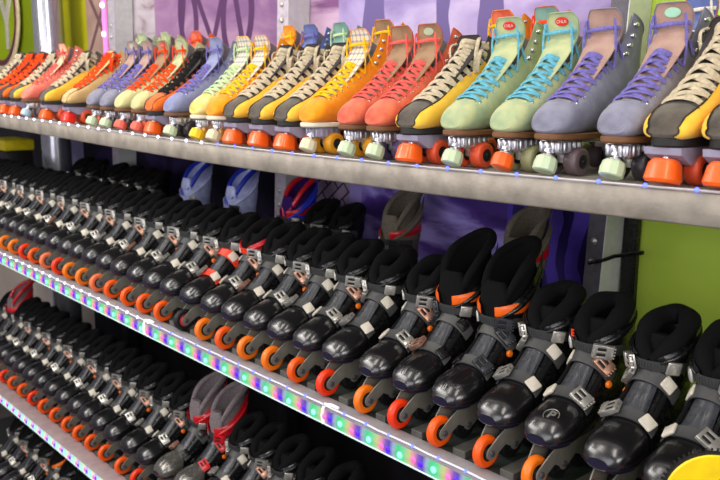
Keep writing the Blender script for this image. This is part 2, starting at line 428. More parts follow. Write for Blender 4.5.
def quad_wheel():
    b = MB(); b.lathe([(-.0145,.013),(-.0150,.021),(-.0135,.0255),(-.0105,.0278),(.0105,.0278),(.0135,.0255),(.0150,.021),(.0145,.013)], (0,0,0), n=26)
    return b.mesh('wheel', M['orange'], ang=50)
def quad_hub():
    b = MB(); b.lathe([(-.0156,.004),(-.0156,.0105),(-.0148,.0138),(.0148,.0138),(.0156,.0105),(.0162,.0085),(.0162,.005),(.0190,.0045),(.0195,.001)], (0,0,0), n=14)
    return b.mesh('hub', M['dark'], ang=30)

QD = {}
def quad_meshes(kind):
    if kind in QD: return QD[kind]
    low = kind == 'low'; L = LOW if low else HIGH; d = {}
    # upper: closed vamp + open quarters with thick edges
    b = MB(); L.patch(b, lambda s, t: (2.5*s, 2*PI*t), 14, 44, -.0025, .0025, wrap=True); L.cap(b, 0, 0, 44)
    def qf(s, t):
        u = 2.4+(8.35 if not low else 8.2)*s; g = gap(u, low); a = g+(2*PI-2*g)*t
        u2 = u
        if u > 8: u2 = 8+(u-8)*(1-.12*(1+math.cos(a))*0 - .10*math.sin(a/2)**8)
        return (u2, a)
    L.patch(b, qf, 34, 46, -.0022, .0028, rim=.25)
    d['boot'] = b.mesh('boot', M['satin'])
    # padded lining seen at the opening
    b = MB(); L.patch(b, lambda s, t: (8.2+2.45*s, gap(8.2+2.45*s, low)+.04+(2*PI-2*gap(8.2+2.45*s, low)-.08)*t), 8, 36, -.008, .0055, rim=.5)
    d['lining'] = b.mesh('lining', M['greyl'])
    # binding rolled along throat and top line
    b = MB(); tops = 10.75 if not low else 10.6
    path = [L.P(2.4, 0, .001)]
    for k in range(25): u = 2.45+(tops-2.45)*k/24; path.append(L.P(u, gap(u, low), .0006))
    g1 = gap(tops, low)
    for k in range(1, 24): path.append(L.P(tops-.10*math.sin((g1+(2*PI-2*g1)*k/24)/2)**8*2.7, g1+(2*PI-2*g1)*k/24, .0004))
    for k in range(25): u = tops-(tops-2.45)*k/24; path.append(L.P(u, -gap(u, low), .0006))
    b.tube(path, .0017, 6, closed=True)
    # toe-box seam and side seam
    b.tube([L.P(2.36, a, .0003) for a in [-.9+1.8*k/14 for k in range(15)]], .0010, 5)
    b.tube([L.P(3.0+.9*k/10+.15*math.sin(k*.6), -(1.0+.9*k/10), .0003) for k in range(11)], .0009, 5)
    b.tube([L.P(3.0+.9*k/10+.15*math.sin(k*.6), (1.0+.9*k/10), .0003) for k in range(11)], .0009, 5)
    d['piping'] = b.mesh('piping', M['satin'])
    # tongue
    rings = []
    us = [2.2,3.2,4.2,5.2,6.2,7.2,8.1]; wd = [.020,.024,.028,.031,.034,.037,.039]
    for u, w in zip(us, wd): r_ = L.ring(u); rings.append((r_[2]+.010, r_[3]-.006, r_[2]+.004, r_[3]-.003, w, 3.0))
    y0, z0 = rings[-1][2], rings[-1][3]
    for dy, dz, w in (((.002,.018,.040),(-.002,.036,.039),(-.008,.050,.030)) if not low else ((.004,.010,.037),(.006,.019,.034),(.007,.025,.027))): rings.append((y0+dy+.006, z0+dz-.002, y0+dy, z0+dz, w, 3.2))
    T = Loft(rings); b = MB(); T.patch(b, lambda s, t: (9*s, 2*PI*t), 26, 22, -.002, .002, wrap=True); T.cap(b, 9, 0, 22); T.cap(b, 0, 0, 22)
    d['tongue'] = b.mesh('tongue', M['greyl'])
    b = MB(); tf = lambda u, x: T.P(u, math.copysign(math.asin(min(.999, abs(x)))**1.0, x), .0008)
    b.tube([tf(5+3.8*k/14, -.93) for k in range(15)]+[T.P(8.93, -.8+1.6*k/8, .0008) for k in range(9)]+[tf(8.8-3.8*k/14, .93) for k in range(15)], .0011, 5)
    d['tongue_binding'] = b.mesh('tongue_binding', M['satin'])
    # oval emblem on the tongue
    c = T.P(7.75, 0, .001); R = T.frame(7.75, 0); d['emblem_at'] = (c, R)
    b = MB(); n = 28; vs = []; fs = []
    for z, k in ((0, 1.0), (.0016, .96), (.0018, .82)):
        vs += [c+R@Vector((.0165*k*math.cos(2*PI*i/n), .0095*k*math.sin(2*PI*i/n), z)) for i in range(n)]
    for q in range(2): fs += [(q*n+i, q*n+(i+1) % n, (q+1)*n+(i+1) % n, (q+1)*n+i) for i in range(n)]
    fs.append(tuple(2*n+i for i in range(n))); b.add(vs, fs); d['emblem'] = b.mesh('emblem', M['red'], ang=30)
    # laces
    b = MB(); rows = [2.7, 3.35, 4.0, 4.65, 5.3, 5.95, 6.6] if not low else [2.7, 3.35, 4.0, 4.7, 5.4, 6.15, 6.95, 7.8, 8.7, 9.5]
    ey = lambda k, sg, o=.0015: L.P(rows[k], sg*(gap(rows[k], low)+.16), o)
    fw = .0060 if low else .0043
    def cross(p, q, lift, u):
        pts = []; lift = lift+max(0, (L.P(u, 0, 0)-p.lerp(q, .5)).dot(L.nrm(u, 0)))
        for i in range(11):
            t = i/10; pt = p.lerp(q, t); n = L.nrm(u, 0); pts.append(pt+n*((lift+(.006*min(1, max(0, u-7.8)/1.2) if low else 0))*math.sin(PI*t)**.7)+n*.0012)
        b.tube(pts, fw, 8, up=L.nrm(u, 0), flat=.42)
    cross(ey(0, -1), ey(0, 1), .004, rows[0])
    for k in range(len(rows)-1):
        cross(ey(k, 1), ey(k+1, -1), .0050, (rows[k]+rows[k+1])/2); cross(ey(k, -1), ey(k+1, 1), .0085, (rows[k]+rows[k+1])/2)
    k = len(rows)-1
    cross(ey(k, -1), ey(k, 1), .0075, rows[k])
    rnd = random.Random(3 if low else 5)
    if low:      # big floppy bow knots at the collar
        for q in range(3):
            u = 8.6+.75*q; p, e = L.P(u, -gap(u, low)-.12, .003), L.P(u-.2+.5*(q % 2), gap(u, low)+.12, .003); pts = []
            for i in range(13):
                t = i/12; pts.append(p.lerp(e, t)+L.nrm(u, 0)*(.016*math.sin(PI*t)+.004*math.sin(5*t+q)))
            b.tube(pts, .0048, 8, up=L.nrm(u, 0), flat=.4)
        for q, (sg, ln) in enumerate(((1, .075), (-1, .050), (1, .045))):
            p = L.P(9.3-.5*q, sg*(.62+.1*q), .010)
            b.tube([p+Vector((sg*(.010*math.sin(PI*t)+.004*t), -.016*math.sin(PI*t*.8)-.012*t, .010*math.sin(PI*t)-ln*t*t)) for t in [k/12 for k in range(13)]], .0048, 8, up=(sg*.5,-1,.2), flat=.4)
    else:        # slack lace ends run up over the tongue and hang back down
        for sg in (-1, 1):
            p = ey(k, sg, .003); q = T.P(8.0, sg*.8, .004); r = L.P(7.9, sg*(gap(7.9, low)+.1), .004)
            pts = []
            for i in range(17):
                t = i/16; pt = p.lerp(q, min(1, t/.55)) if t < .55 else q.lerp(r+Vector((sg*.006, -.004, -.012)), (t-.55)/.45)
                pts.append(pt+Vector((sg*.004*math.sin(2*PI*t), -.006*math.sin(PI*t)-.003, .004*math.sin(PI*min(1, t/.55)))))
            sm = [pts[0]]+[(pts[i-1]+pts[i]*2+pts[i+1])/4 for i in range(1, 16)]+[pts[16]]
            b.tube(sm, .0030, 8, up=(0,-1,.5), flat=.5)
        p, q = T.P(6.3, -1.2, .003), T.P(6.6, 1.2, .003)
        b.tube([p.lerp(q, i/10)+T.nrm(6.4, 0)*(.004+.010*math.sin(PI*i/10)) for i in range(11)], fw, 8, up=T.nrm(6.4, 0), flat=.45)
    d['laces'] = b.mesh('lace', M['white'])
    # eyelets and speed hooks (shared small meshes, placed by frames)
    d['eyes'] = []
    for k in range(len(rows)):
        for sg in (-1, 1): d['eyes'].append((ey(k, sg, .0002), L.frame(rows[k], sg*(gap(rows[k], low)+.16))))
    d['hooks'] = []
    if not low:
        for u in (8.1, 8.85, 9.6, 10.3):
            for sg in (-1, 1): a = sg*(gap(u, low)+.20); d['hooks'].append((L.P(u, a, .0004), L.frame(u, a)))
    # side panel and toe bumper of the sneaker type
    if low:
        ph = lambda s: .86-.04*math.sin(PI*s)+.70*max(0, s-.66)**1.3+2.4*max(0, .10-s)**.9
        b = MB()
        for sg in (-1, 1):
            def sp(s, t):
                u = .42+7.7*s; lo = 2.50; hi = ph(s); return (u, sg*(lo+(hi-lo)*t))
            L.patch(b, sp, 26, 8, .0006, .0022, rim=.5)
        d['side_panel'] = b.mesh('side_panel', M['orange3'])
        b = MB()
        for sg in (-1, 1):
            path = []
            for k in range(27):
                s = k/26; u = .42+7.7*s; hi = ph(s); path.append(L.P(u, sg*hi, .0022))
            b.tube([L.P(.42, sg*(2.50+(ph(0)-2.50)*q/6), .0022) for q in range(6)]+path, .0014, 5)
        b.tube([L.P(2.38, a, .0012) for a in [-1.0+2.0*k/14 for k in range(15)]], .0012, 5)
        d['seam'] = b.mesh('seam', M['dark'])
    # sole
    b = MB(); n = 40; out = []
    for i in range(n):
        a = 2*PI*i/n; c, s = math.cos(a), math.sin(a)
        y = .158-.160*sgn(c)*abs(c)**.75; w = (.0475 if y < .13 else .0475-.011*min(1, (y-.13)/.09))
        out.append((w*sgn(s)*abs(s)**.75, y))
    zt, zb = (.0835, .0715) if not low else (.0845, .0685)
    vs = [(x*.94, .158+(y-.158)*.985, zb) for x, y in out]+[(x, y, zb+.003) for x, y in out]+[(x, y, zt-.002) for x, y in out]+[(x*.95, .158+(y-.158)*.985, zt) for x, y in out]
    fs = [tuple(range(n))[::-1], tuple(range(3*n, 4*n))]+[(q*n+i, q*n+(i+1) % n, (q+1)*n+(i+1) % n, (q+1)*n+i) for q in range(3) for i in range(n)]
    b.add(vs, fs)
    b.box((0,.268,.0675), (.031,.044,.0065), bev=.003)
    d['sole'] = b.mesh('sole', M['sole_brown'], ang=35)
    # plate with trucks
    b = MB(); pc = .0755
    b.box((0,.160,.0665), (.024 if not low else .030,.128,.0035), bev=.002)
    if low:   # moulded plastic plate sloping down to the stop
        b.prism([(.004,.068),(.006,.056),(.040,.038),(.110,.048),(.150,.068)], -.034, .034); b.prism([(.200,.068),(.225,.046),(.270,.046),(.290,.068)], -.028, .028)
    else:
        b.box((0,.066,.0565), (.0255,.038,.0115), bev=.004)
        for k in range(4): b.box((-.0195+.013*k,.0285,.0575), (.0042,.0045,.0105), bev=.003)
        for k in range(4): b.box((.0255,.040+.017*k,.0575), (.0035,.0045,.0100), bev=.003); b.box((-.0255,.040+.017*k,.0575), (.0035,.0045,.0100), bev=.003)
        b.box((0,.245,.057), (.023,.028,.010), bev=.003)
    d['plate'] = b.mesh('plate', M['chrome'], ang=30)
    b = MB(); b.lathe([(-.0425,.0035),(.0425,.0035)], (0,0,0), n=10); b.box((0,0,.008), (.013,.010,.013), bev=.004); b.lathe([(0,.0115),(.004,.0125),(.010,.0125),(.014,.0105)], (0,-.012,.012), 'Z', 14)
    d['truck'] = b.mesh('truck', M['silver'], ang=30)
    d['wheel'] = QD['wheel'] if 'wheel' in QD else quad_wheel(); d['hub'] = QD['hub'] if 'hub' in QD else quad_hub()
    # toe stop
    Rt = Matrix.Rotation(math.radians(-24 if not low else -12), 3, 'X'); b = MB()
    if low:
        n = 8; vs = []
        for z, sx, sy in ((-.0215,.0265,.022),(-.016,.0300,.0255),(.010,.0265,.0215),(.0175,.0215,.0170),(.0195,.0185,.0145)):
            for k in range(32):
                a = 2*PI*k/32; c, s = math.cos(a), math.sin(a); vs.append(Rt@Vector((sx*sgn(c)*abs(c)**.62, sy*sgn(s)*abs(s)**.62, z)))
        fs = [tuple(range(32))[::-1], tuple(128+k for k in range(32))]+[(q*32+k, q*32+(k+1) % 32, (q+1)*32+(k+1) % 32, (q+1)*32+k) for q in range(4) for k in range(32)]
        b.add([v+Vector((0,.014,.0285)) for v in vs], fs)
    else:
        b.lathe([(-.0185,.0185),(-.0165,.0220),(-.004,.0228),(.0090,.0205),(.0120,.0165)], (0,.016,.0275), 'Z', 10, Rt)
    d['toe_stop'] = b.mesh('toe_stop', M['orange'], ang=28)
    b = MB(); p = Vector((0,.016,.0265))
    if low: b.lathe([(.016,.006),(.034,.006)], (0,.014,.0285), 'Z', 12, Rt)
    else:
        b.lathe([(.0105,.0115),(.0125,.0125),(.0150,.0125),(.0165,.0110)], p, 'Z', 18, Rt); b.lathe([(.015,.0065),(.046,.0065)], p, 'Z', 12, Rt); b.lathe([(.021,.0100),(.027,.0100)], p, 'Z', 6, Rt)
    d['stop_stem'] = b.mesh('stop_stem', M['chrome'], ang=30)
    QD[kind] = d; QD['wheel'] = d['wheel']; QD['hub'] = d['hub']; return d

def small_meshes():
    if 'eyelet' in QD: return
    b = MB(); pts = [(.0030*math.cos(2*PI*k/10), .0030*math.sin(2*PI*k/10), 0) for k in range(10)]; b.tube(pts, .0011, 5, closed=True, up=(0,0,1)); QD['eyelet'] = b.mesh('eyelet', M['hook'])
    b = MB(); b.lathe([(0,.0048),(.0012,.0048),(.0028,.0030),(.0048,.0034),(.0066,.0046),(.0080,.0036),(.0086,.001)], (0,0,0), 'Z', 10); QD['hook'] = b.mesh('lace_hook', M['hook'])
    cu = bpy.data.curves.new('t', 'FONT'); cu.body = 'CHLA'; cu.size = .0095; cu.align_x = 'CENTER'; cu.align_y = 'CENTER'; cu.extrude = .0003
    o = bpy.data.objects.new('t', cu); COL.objects.link(o); dg = bpy.context.evaluated_depsgraph_get(); QD['text'] = bpy.data.meshes.new_from_object(o.evaluated_get(dg)); bpy.data.objects.remove(o); QD['text'].materials.clear(); QD['text'].materials.append(M['white'])

def text_mesh(body, size, m, ext=.001, space=1.0):
    cu = bpy.data.curves.new('t', 'FONT'); cu.body = body; cu.size = size; cu.align_x = 'CENTER'; cu.align_y = 'CENTER'; cu.extrude = ext; cu.offset = size*.02; cu.space_character = space
    o = bpy.data.objects.new('t', cu); COL.objects.link(o); dg = bpy.context.evaluated_depsgraph_get(); me = bpy.data.meshes.new_from_object(o.evaluated_get(dg)); bpy.data.objects.remove(o)
    me.materials.clear(); me.materials.append(m); return me

def make_quad(kind, small=True):
    d = quad_meshes(kind); small_meshes(); low = kind == 'low'
    r = thing('roller_skate', 'roller skate', 'roller skate'); P = lambda n, par=r: put(n, d[n], par)
    bt = P('boot'); P('piping', bt); P('lining', bt)
    if low: P('side_panel', bt); P('seam', bt)
    t = P('tongue'); P('tongue_binding', t)
    if not low: P('emblem', t)
    put('lace', d['laces'], r)
    if small:
        for c, R in d['eyes']: o = put('eyelet', QD['eyelet'], bt); o.matrix_local = Matrix.Translation(c)@R.to_4x4()
        for c, R in d['hooks']: o = put('lace_hook', QD['hook'], bt); o.matrix_local = Matrix.Translation(c)@R.to_4x4()
    P('sole'); P('plate')
    for y in (.078, .245):
        put('truck', d['truck'], r, (0,y,.028))
        for sg in (-1, 1):
            w = put('wheel', d['wheel'], r, (sg*.0275,y,.028)); put('hub', d['hub'], w, (0,0,0), (0,0,0 if sg > 0 else PI))
    s = P('toe_stop'); P('stop_stem', s)
    return r

# ================================================================== LAYOUT
# x runs along the rack, y into it, z up; the lens sits at the origin height, 1.3 m in front of the shelf edge
def nodes_mat(name):
    m = bpy.data.materials.new(name); m.use_nodes = True; return m, m.node_tree, m.node_tree.nodes['Principled BSDF']
def mural(name, a, b, c, scale=(3, 3, 3), kind=None, rough=.7, dark=(40, 26, 60)):
    m, nt, bs = nodes_mat(name); N = nt.nodes.new; Lk = nt.links.new
    tc = N('ShaderNodeTexCoord'); mp = N('ShaderNodeMapping'); mp.inputs['Scale'].default_value = scale; Lk(tc.outputs['Object'], mp.inputs['Vector'])
    nz = N('ShaderNodeTexNoise'); nz.inputs['Scale'].default_value = 1.6; nz.inputs['Detail'].default_value = 7; nz.inputs['Distortion'].default_value = .6; Lk(mp.outputs[0], nz.inputs['Vector'])
    cr = N('ShaderNodeValToRGB'); e = cr.color_ramp.elements; e[0].position = .36; e[0].color = lin(a); e[1].position = .62; e[1].color = lin(c); q = e.new(.5); q.color = lin(b); Lk(nz.outputs['Fac'], cr.inputs['Fac'])
    out = cr.outputs['Color']
    def mix(fac, col):
        nonlocal out
        x = N('ShaderNodeMixRGB'); Lk(fac, x.inputs['Fac']); Lk(out, x.inputs['Color1']); x.inputs['Color2'].default_value = lin(col); out = x.outputs['Color']
    def math2(op, p, q, v=None):
        n = N('ShaderNodeMath'); n.operation = op
        for i, k in enumerate((p, q)):
            if k is None: continue
            if isinstance(k, (int, float)): n.inputs[i].default_value = k
            else: Lk(k, n.inputs[i])
        return n.outputs[0]
    if kind:
        sx = N('ShaderNodeSeparateXYZ'); Lk(tc.outputs['Object'], sx.inputs[0]); X, Z = sx.outputs['X'], sx.outputs['Z']
    if kind == 'wheels':       # printed bicycle wheels: rings and tube strokes
        for cx, cz, r in ((-3.86,.30,.30),(-3.40,.34,.31),(-3.02,.28,.30),(-3.62,.95,.33)):
            d = math2('SQRT', math2('ADD', math2('POWER', math2('SUBTRACT', X, cx), 2), math2('POWER', math2('SUBTRACT', Z, cz), 2)), None)
            mix(math2('LESS_THAN', math2('ABSOLUTE', math2('SUBTRACT', d, r), None), .022), dark)
        for k, off in ((.45, -3.5), (-.6, -3.3), (.2, -3.75), (-.25, -3.12)):
            mix(math2('LESS_THAN', math2('ABSOLUTE', math2('SUBTRACT', math2('SUBTRACT', X, off), math2('MULTIPLY', Z, k)), None), .02), dark)
    if kind == 'paving':
        mp2 = N('ShaderNodeMapping'); mp2.inputs['Rotation'].default_value = (PI/2, math.radians(0), math.radians(0)); Lk(tc.outputs['Object'], mp2.inputs['Vector'])
        rt = N('ShaderNodeMapping'); rt.inputs['Rotation'].default_value = (0, 0, math.radians(38)); Lk(mp2.outputs[0], rt.inputs['Vector'])
        br = N('ShaderNodeTexBrick'); br.inputs['Scale'].default_value = 5.5; br.inputs['Mortar Size'].default_value = .022; br.inputs['Color1'].default_value = (0,0,0,1); br.inputs['Color2'].default_value = (0,0,0,1); br.inputs['Mortar'].default_value = (1,1,1,1)
        Lk(rt.outputs[0], br.inputs['Vector']); mix(br.outputs['Color'], dark)
    if kind == 'truss':
        for k, off in ((1.2, -4.68), (-1.2, -4.60)):
            f = math2('FRACT', math2('ADD', math2('MULTIPLY', Z, 2.6), math2('MULTIPLY', math2('SUBTRACT', X, off), 2.6*k)), None)
            mix(math2('LESS_THAN', f, .13), dark)
    if kind == 'figures':
        for x0, w, z1 in ((-2.30,.07,.9),(-1.96,.035,.9),(-1.76,.03,.9)):
            nn = N('ShaderNodeTexNoise'); nn.inputs['Scale'].default_value = 3; Lk(tc.outputs['Object'], nn.inputs['Vector'])
            g = math2('ADD', math2('ABSOLUTE', math2('SUBTRACT', X, x0), None), math2('MULTIPLY', math2('SUBTRACT', nn.outputs['Fac'], .5), .12))
            mix(math2('LESS_THAN', g, w), dark)
    if kind == 'trunks':
        w = N('ShaderNodeTexWave'); w.bands_direction = 'X'; w.inputs['Scale'].default_value = 3.4; w.inputs['Distortion'].default_value = 5; w.inputs['Detail'].default_value = 3; Lk(tc.outputs['Object'], w.inputs['Vector'])
        mix(math2('GREATER_THAN', w.outputs['Fac'], .62), dark)
    Lk(out, bs.inputs['Base Color']); bs.inputs['Roughness'].default_value = rough; bs.inputs['Specular IOR Level'].default_value = .25
    return m

def slab(name, x0, x1, z0, z1, y, m, th=.02, parent=None):
    b = MB(); b.box(((x0+x1)/2, y+th/2, (z0+z1)/2), ((x1-x0)/2, th/2, (z1-z0)/2)); return b.build(name, m, parent, smooth=False)
WY = .78
lime = mural('lime_paint', (180,210,72), (188,218,80), (194,224,86), (1,1,1)); olive = mural('olive_lime_paint', (160,158,0), (168,166,4), (175,172,8), (1,1,1))
E_ = 1.15
def panel(x0, x1, z0, z1, m, label, name='mural_panel', cat='wall panel', y=WY): return tag(slab(name, x0, x1, z0, z1, y, m), label, cat)
panel(-7.6, -5.36, -.25, E_, mural('leaf_green', (130,150,10), (140,160,14), (150,168,20), (1,1,1)), 'green wall panel behind the round lettered sign at far left')
panel(-5.36, -5.21, -.25, E_, mural('deep_blue', (50,44,140), (60,52,160), (72,62,170), (1,1,1)), 'narrow blue panel strip beside the round silver column')
panel(-5.21, -4.81, -.25, E_, olive, 'plain yellow-green panel above the coral skate at upper left')
panel(-4.81, -4.36, -.25, E_, mural('beige_truss', (150,122,112), (165,136,124), (176,148,136), (2,2,2), 'truss', dark=(104,74,78)), 'beige mural panel with dark crossing bars at upper left')
panel(-4.36, -3.97, -.25, E_, mural('pale_branch', (190,182,190), (176,164,172), (132,112,124), (2,2,6)), 'pale grey mural panel with brown branches at upper left')
panel(-3.97, -2.86, -.25, E_, mural('violet_bikes', (130,94,138), (152,116,154), (170,136,166), (2,2,4), 'wheels', dark=(86,52,94)), 'violet mural panel printed with dark bicycle wheels above the top shelf')
panel(-2.86, -2.50, -.25, E_, mural('pink_snow', (206,176,200), (190,156,188), (128,84,130), (1,1,5)), 'pinkish white mural panel above the grey and yellow skates')
panel(-2.50, -1.24, -.25, E_, mural('lavender_people', (150,132,184), (176,160,208), (198,184,220), (2,2,5), 'figures', dark=(112,98,152)), 'lavender mural panel with dark blurred figures above the coral skates')
panel(-1.24, 1.2, -.9, E_, lime, 'plain lime green panel at the right end of the rack')
panel(-7.6, -5.25, -.9, -.25, mural('shadow_grey', (26,24,28), (34,30,38), (44,40,48), (2,2,2)), 'panel darkened as shade behind the far left end of the middle shelf')  # shade of this bay painted in as a dark tone
panel(-5.25, -4.97, -.9, -.25, mural('pale_periwinkle', (150,150,215), (165,165,225), (182,180,232), (1,1,1)), 'pale periwinkle panel strip behind the black skates at left')
panel(-4.97, -2.87, -.9, -.25, mural('night_violet', (16,12,30), (26,18,48), (48,36,84), (3,3,3)), 'dark violet mural panel behind the blue and lilac skates')
panel(-2.87, -2.44, -.9, -.25, mural('paving_mural', (140,120,146), (156,134,160), (170,148,172), (3,3,3), 'paving', dark=(48,36,58)), 'mural panel printed with grey brick paving behind the middle shelf')
panel(-2.44, -2.37, -.9, -.25, mural('lavender_plain', (158,140,212), (170,150,222), (180,162,228), (1,1,1)), 'narrow lavender panel strip beside the brick paving mural')
panel(-2.37, -1.66, -.9, -.25, mural('violet_lake', (44,28,84), (88,58,150), (176,160,240), (1.2,1,5)), 'violet mural panel with pale streaks behind the grey and red boots')
panel(-1.66, -1.24, -.9, -.25, mural('violet_woods', (74,52,160), (88,64,184), (104,80,205), (2,2,3), 'trunks', dark=(46,32,104)), 'deep violet mural panel with dark tree trunks beside the right post')
o = slab('wall_back', -8.2, 1.2, -2.6, 1.6, WY+.05, mural('wall_beige', (196,184,168), (204,192,176), (210,198,184), (1,1,1)), .06); o['kind'] = 'structure'
panel(-4.955, 1.2, -2.5, -.9, mural('under_shade', (16,15,18), (22,20,25), (30,27,34), (2,2,2)), 'board painted dark as shade behind the lower shelves')  # dark colour stands in for the unlit lower bays
o = slab('floor', -8.2, 1.2, -2.66, -2.6, -2.6, mural('floor_grey', (70,66,66), (84,80,78), (96,92,88), (2,2,2)), 3.5); o['kind'] = 'structure'

# round sign, far upper left
t = thing('round_sign', 'round green sign with tall cream letters and maroon rim at far upper left', 'sign', loc=(-6.22, WY-.03, .50))
b = MB(); b.lathe([(0,.36),(.02,.36)], (0,.0,0), 'Y', 64); b.build('sign_face', mural('sign_green', (150,176,0), (158,184,4), (166,190,10), (1,1,1)), t, smooth=False)
for r, w, m_, yy in ((.345, .020, plast('maroon_paint', (104,30,52)), -.006), (.385, .024, plast('cream_paint', (226,206,168)), -.004)):
    b = MB(); b.tube([(r*math.cos(2*PI*k/72), yy+.004, r*math.sin(2*PI*k/72)) for k in range(72)], w, 8, up=(0,1,0), flat=.5, closed=True); b.build('sign_rim', m_, t)
for ch, x in (('O', -.16), ('Y', .17)):
    o = put('lettering', text_mesh(ch, .48, M['white'], .006), t, (x, -.008, -.10), (PI/2, 0, 0)); o.scale = (.72, 1, 1)

b = MB(); b.lathe([(-2.6,.085),(1.3,.085)], (0,0,0), 'Z', 40)
o = b.build('steel_column', mat('polished_column', (190,192,200), .22, .8, var=.05)); o.location = (-4.93, .60, 0); tag(o, 'round polished steel column at the far left of the rack', 'column')

# ---------------------------------------------------------------- the rack
XL, XR = -5.7, .3
rack = thing('display_rack', 'long metal display rack with four shelves full of skates', 'rack', loc=(0, 0, 0))
PALE = mat('lit_side_steel', (206,208,206), .45, var=.06)  # brightness of the lit post sides put into this pale colour
POSTS = (-1.245, -2.735, -4.27, .24)
for i, px in enumerate(POSTS):
    b = MB(); ln = .055; w = .027 if i == 0 else .036; h = 1.9; z0, z1 = -2.6, 1.2
    def sh(x, y, z): return (px+x+ln*(z+.1 if z > -1 else -.9), y, z)
    zz = [z0, -1, z1]
    for q in (1,):
        a, c = zz[q], zz[q+1]
        b.add([sh(x, y, z) for z in (a, c) for x, y in ((-w,.672),(w,.672),(w,.775),(-w,.775))], [(0,1,5,4),(1,2,6,5),(2,3,7,6),(3,0,4,7),(0,3,2,1),(4,5,6,7)])
    p = b.build('post', M['alu_dark'] if i == 0 else mat('pale_post', (186,178,190), .5, .2), rack, smooth=False)
    b = MB(); b.box((sh(0,0,-1)[0], .71, -1.8), (w, .025, .8)); b.build('post_lower_shaded', M['dark'], p, smooth=False)  # lower post blackened, painting in the darkness under the shelves
    b = MB()
    b.add([sh(x, y, z) for z in (-1, z1) for x, y in ((w,.670),(w+.003,.670),(w+.003,.775),(w,.775))], [(0,1,5,4),(1,2,6,5),(2,3,7,6),(3,0,4,7),(0,3,2,1),(4,5,6,7)])
    b.build('post_side', PALE, p, smooth=False)
    for z in (-.425, -.485, .31, .25):
        b = MB(); b.lathe([(0,.011),(-.003,.010),(-.006,.005)], sh(-.004, .671, z), 'Y', 12); b.build('bolt', M['silver'], p)
b = MB(); b.box((-1.208, .765, -.55), (.022, .008, .40)); b.build('post_backing', M['black'], rack, smooth=False)

def beam(fz, h, dep, m, name='front_beam', par=None, n=40, y0=0.0):
    b = MB(); xs = [XL+(XR-XL)*i/n for i in range(n+1)]; vs = []
    for x in xs:
        z = fz(x); e = .004
        vs += [(x,y0,z-e),(x,y0+e,z),(x,y0+dep,z),(x,y0+dep,z-h),(x,y0+e,z-h),(x,y0,z-h+e)]
    k = 6; fs = [tuple(range(k)), tuple(n*k+i for i in range(k))[::-1]]
    for i in range(n):
        for j in range(k): fs.append((i*k+j, i*k+(j+1) % k, (i+1)*k+(j+1) % k, (i+1)*k+j))
    b.add(vs, fs); return b.build(name, m, par, ang=50)
beam_m = mat('worn_aluminium', (156,148,136), .55, .25, var=.22, scale=16, bump=.35, bscale=120)
grey_b = mat('grey_beam', (150,146,148), .5, .2, var=.12, scale=20, bump=.2)
pink_b = mat('pinkish_beam', (170,150,150), .5, .2, var=.1, scale=20)
SHELVES = {}
for nm, fz, h, bm_, dep in (('top', z_top, .058, beam_m, .07), ('middle', z_mid, .058, grey_b, .040), ('lower', z_low, .055, pink_b, .075), ('bottom', lambda x: Z_BOT, .05, pink_b, .06)):
    s = beam(lambda x: fz(x)-.0 if nm == 'top' else fz(x), h, dep, bm_, 'front_beam', rack); SHELVES[nm] = s
    bd = beam(lambda x: fz(x)-.001, .018, .70, M['alu'] if nm == 'top' else M['board'], 'shelf_board', s, y0=dep-.004)
    if nm in ('top', 'middle'):
        rs = beam(lambda x: fz(x)+.055, .056, .318, M['board'], 'back_riser', s, y0=.352)

# inline skates of the middle shelf: x of the front wheel
MIDX = [-5.20,-5.06,-4.92,-4.78,-4.64,-4.505,-4.375,-4.235,-4.10,-3.955,-3.83,-3.685,-3.545,-3.42,-3.285,-3.145,-3.01,-2.865,-2.735,-2.60,-2.455,-2.315,-2.19,-2.062,-1.932,-1.803,-1.672,-1.515,-1.388,-1.254,-1.112,-.978,-.830,-.700,-.565]
LOWX = [-5.10,-4.95,-4.812,-4.68,-4.545,-4.41,-4.262,-4.115,-3.97,-3.82,-3.672,-3.54,-3.405,-3.262,-3.10,-2.955,-2.80,-2.64,-2.50,-2.36,-2.22,-2.08,-1.93]
for X_, fz, key in ((MIDX, z_mid, 'middle'), (LOWX, z_low, 'lower')):
    for a, c in zip(X_, X_[1:]):
        xc = a+.018+(c-a)*.34; dx = min(.019, (c-a)*.14)
        b = MB(); b.box((xc, .215+(.03 if key == 'lower' else 0), fz(xc)+.0075), (dx, .175, .009), bev=.002); b.build('slat', M['slat'], SHELVES[key], smooth=False)

# ---------------------------------------------------------------- LED strings and strips
led_w = emit('led_blue', (70,84,255), 5); led_ww = emit('led_white', (226,220,255), 5); cord_m = emit('glowing_cord', (226,222,244), .16); cord_c = plast('clear_cord', (190,186,190), .3)
led_ball = MB(); led_ball.sphere((0,0,0), .0042, 8); led_ball = led_ball.mesh('led', led_w)
led_ball2 = MB(); led_ball2.sphere((0,0,0), .0048, 8); led_ball2 = led_ball2.mesh('led', led_ww)
def led_string(fz, y, dz, step, x0, x1, label, cm, r=.0028, far_white=-2.2):
    t = thing('led_string', label, 'light string')
    b = MB(); xs = [x0+(x1-x0)*i/90 for i in range(91)]; b.tube([(x, y+.0015*math.sin(x*37), fz(x)+dz) for x in xs], r, 6); b.build('cord', cm, t)
    n = int((x1-x0)/step)
    for i in range(n):
        x = x0+step*(i+.5); put('led', led_ball2 if x < far_white else led_ball, t, (x, y-.002, fz(x)+dz+.0015))
led_string(z_top, -.003, .002, .092, -5.2, .1, 'thin light string with tiny blue-white lamps along the top shelf edge', cord_c, .0024)
led_string(z_mid, -.004, .001, .083, -5.4, -.2, 'white glowing light string along the edge of the middle shelf', cord_m, .0025, -2.6)

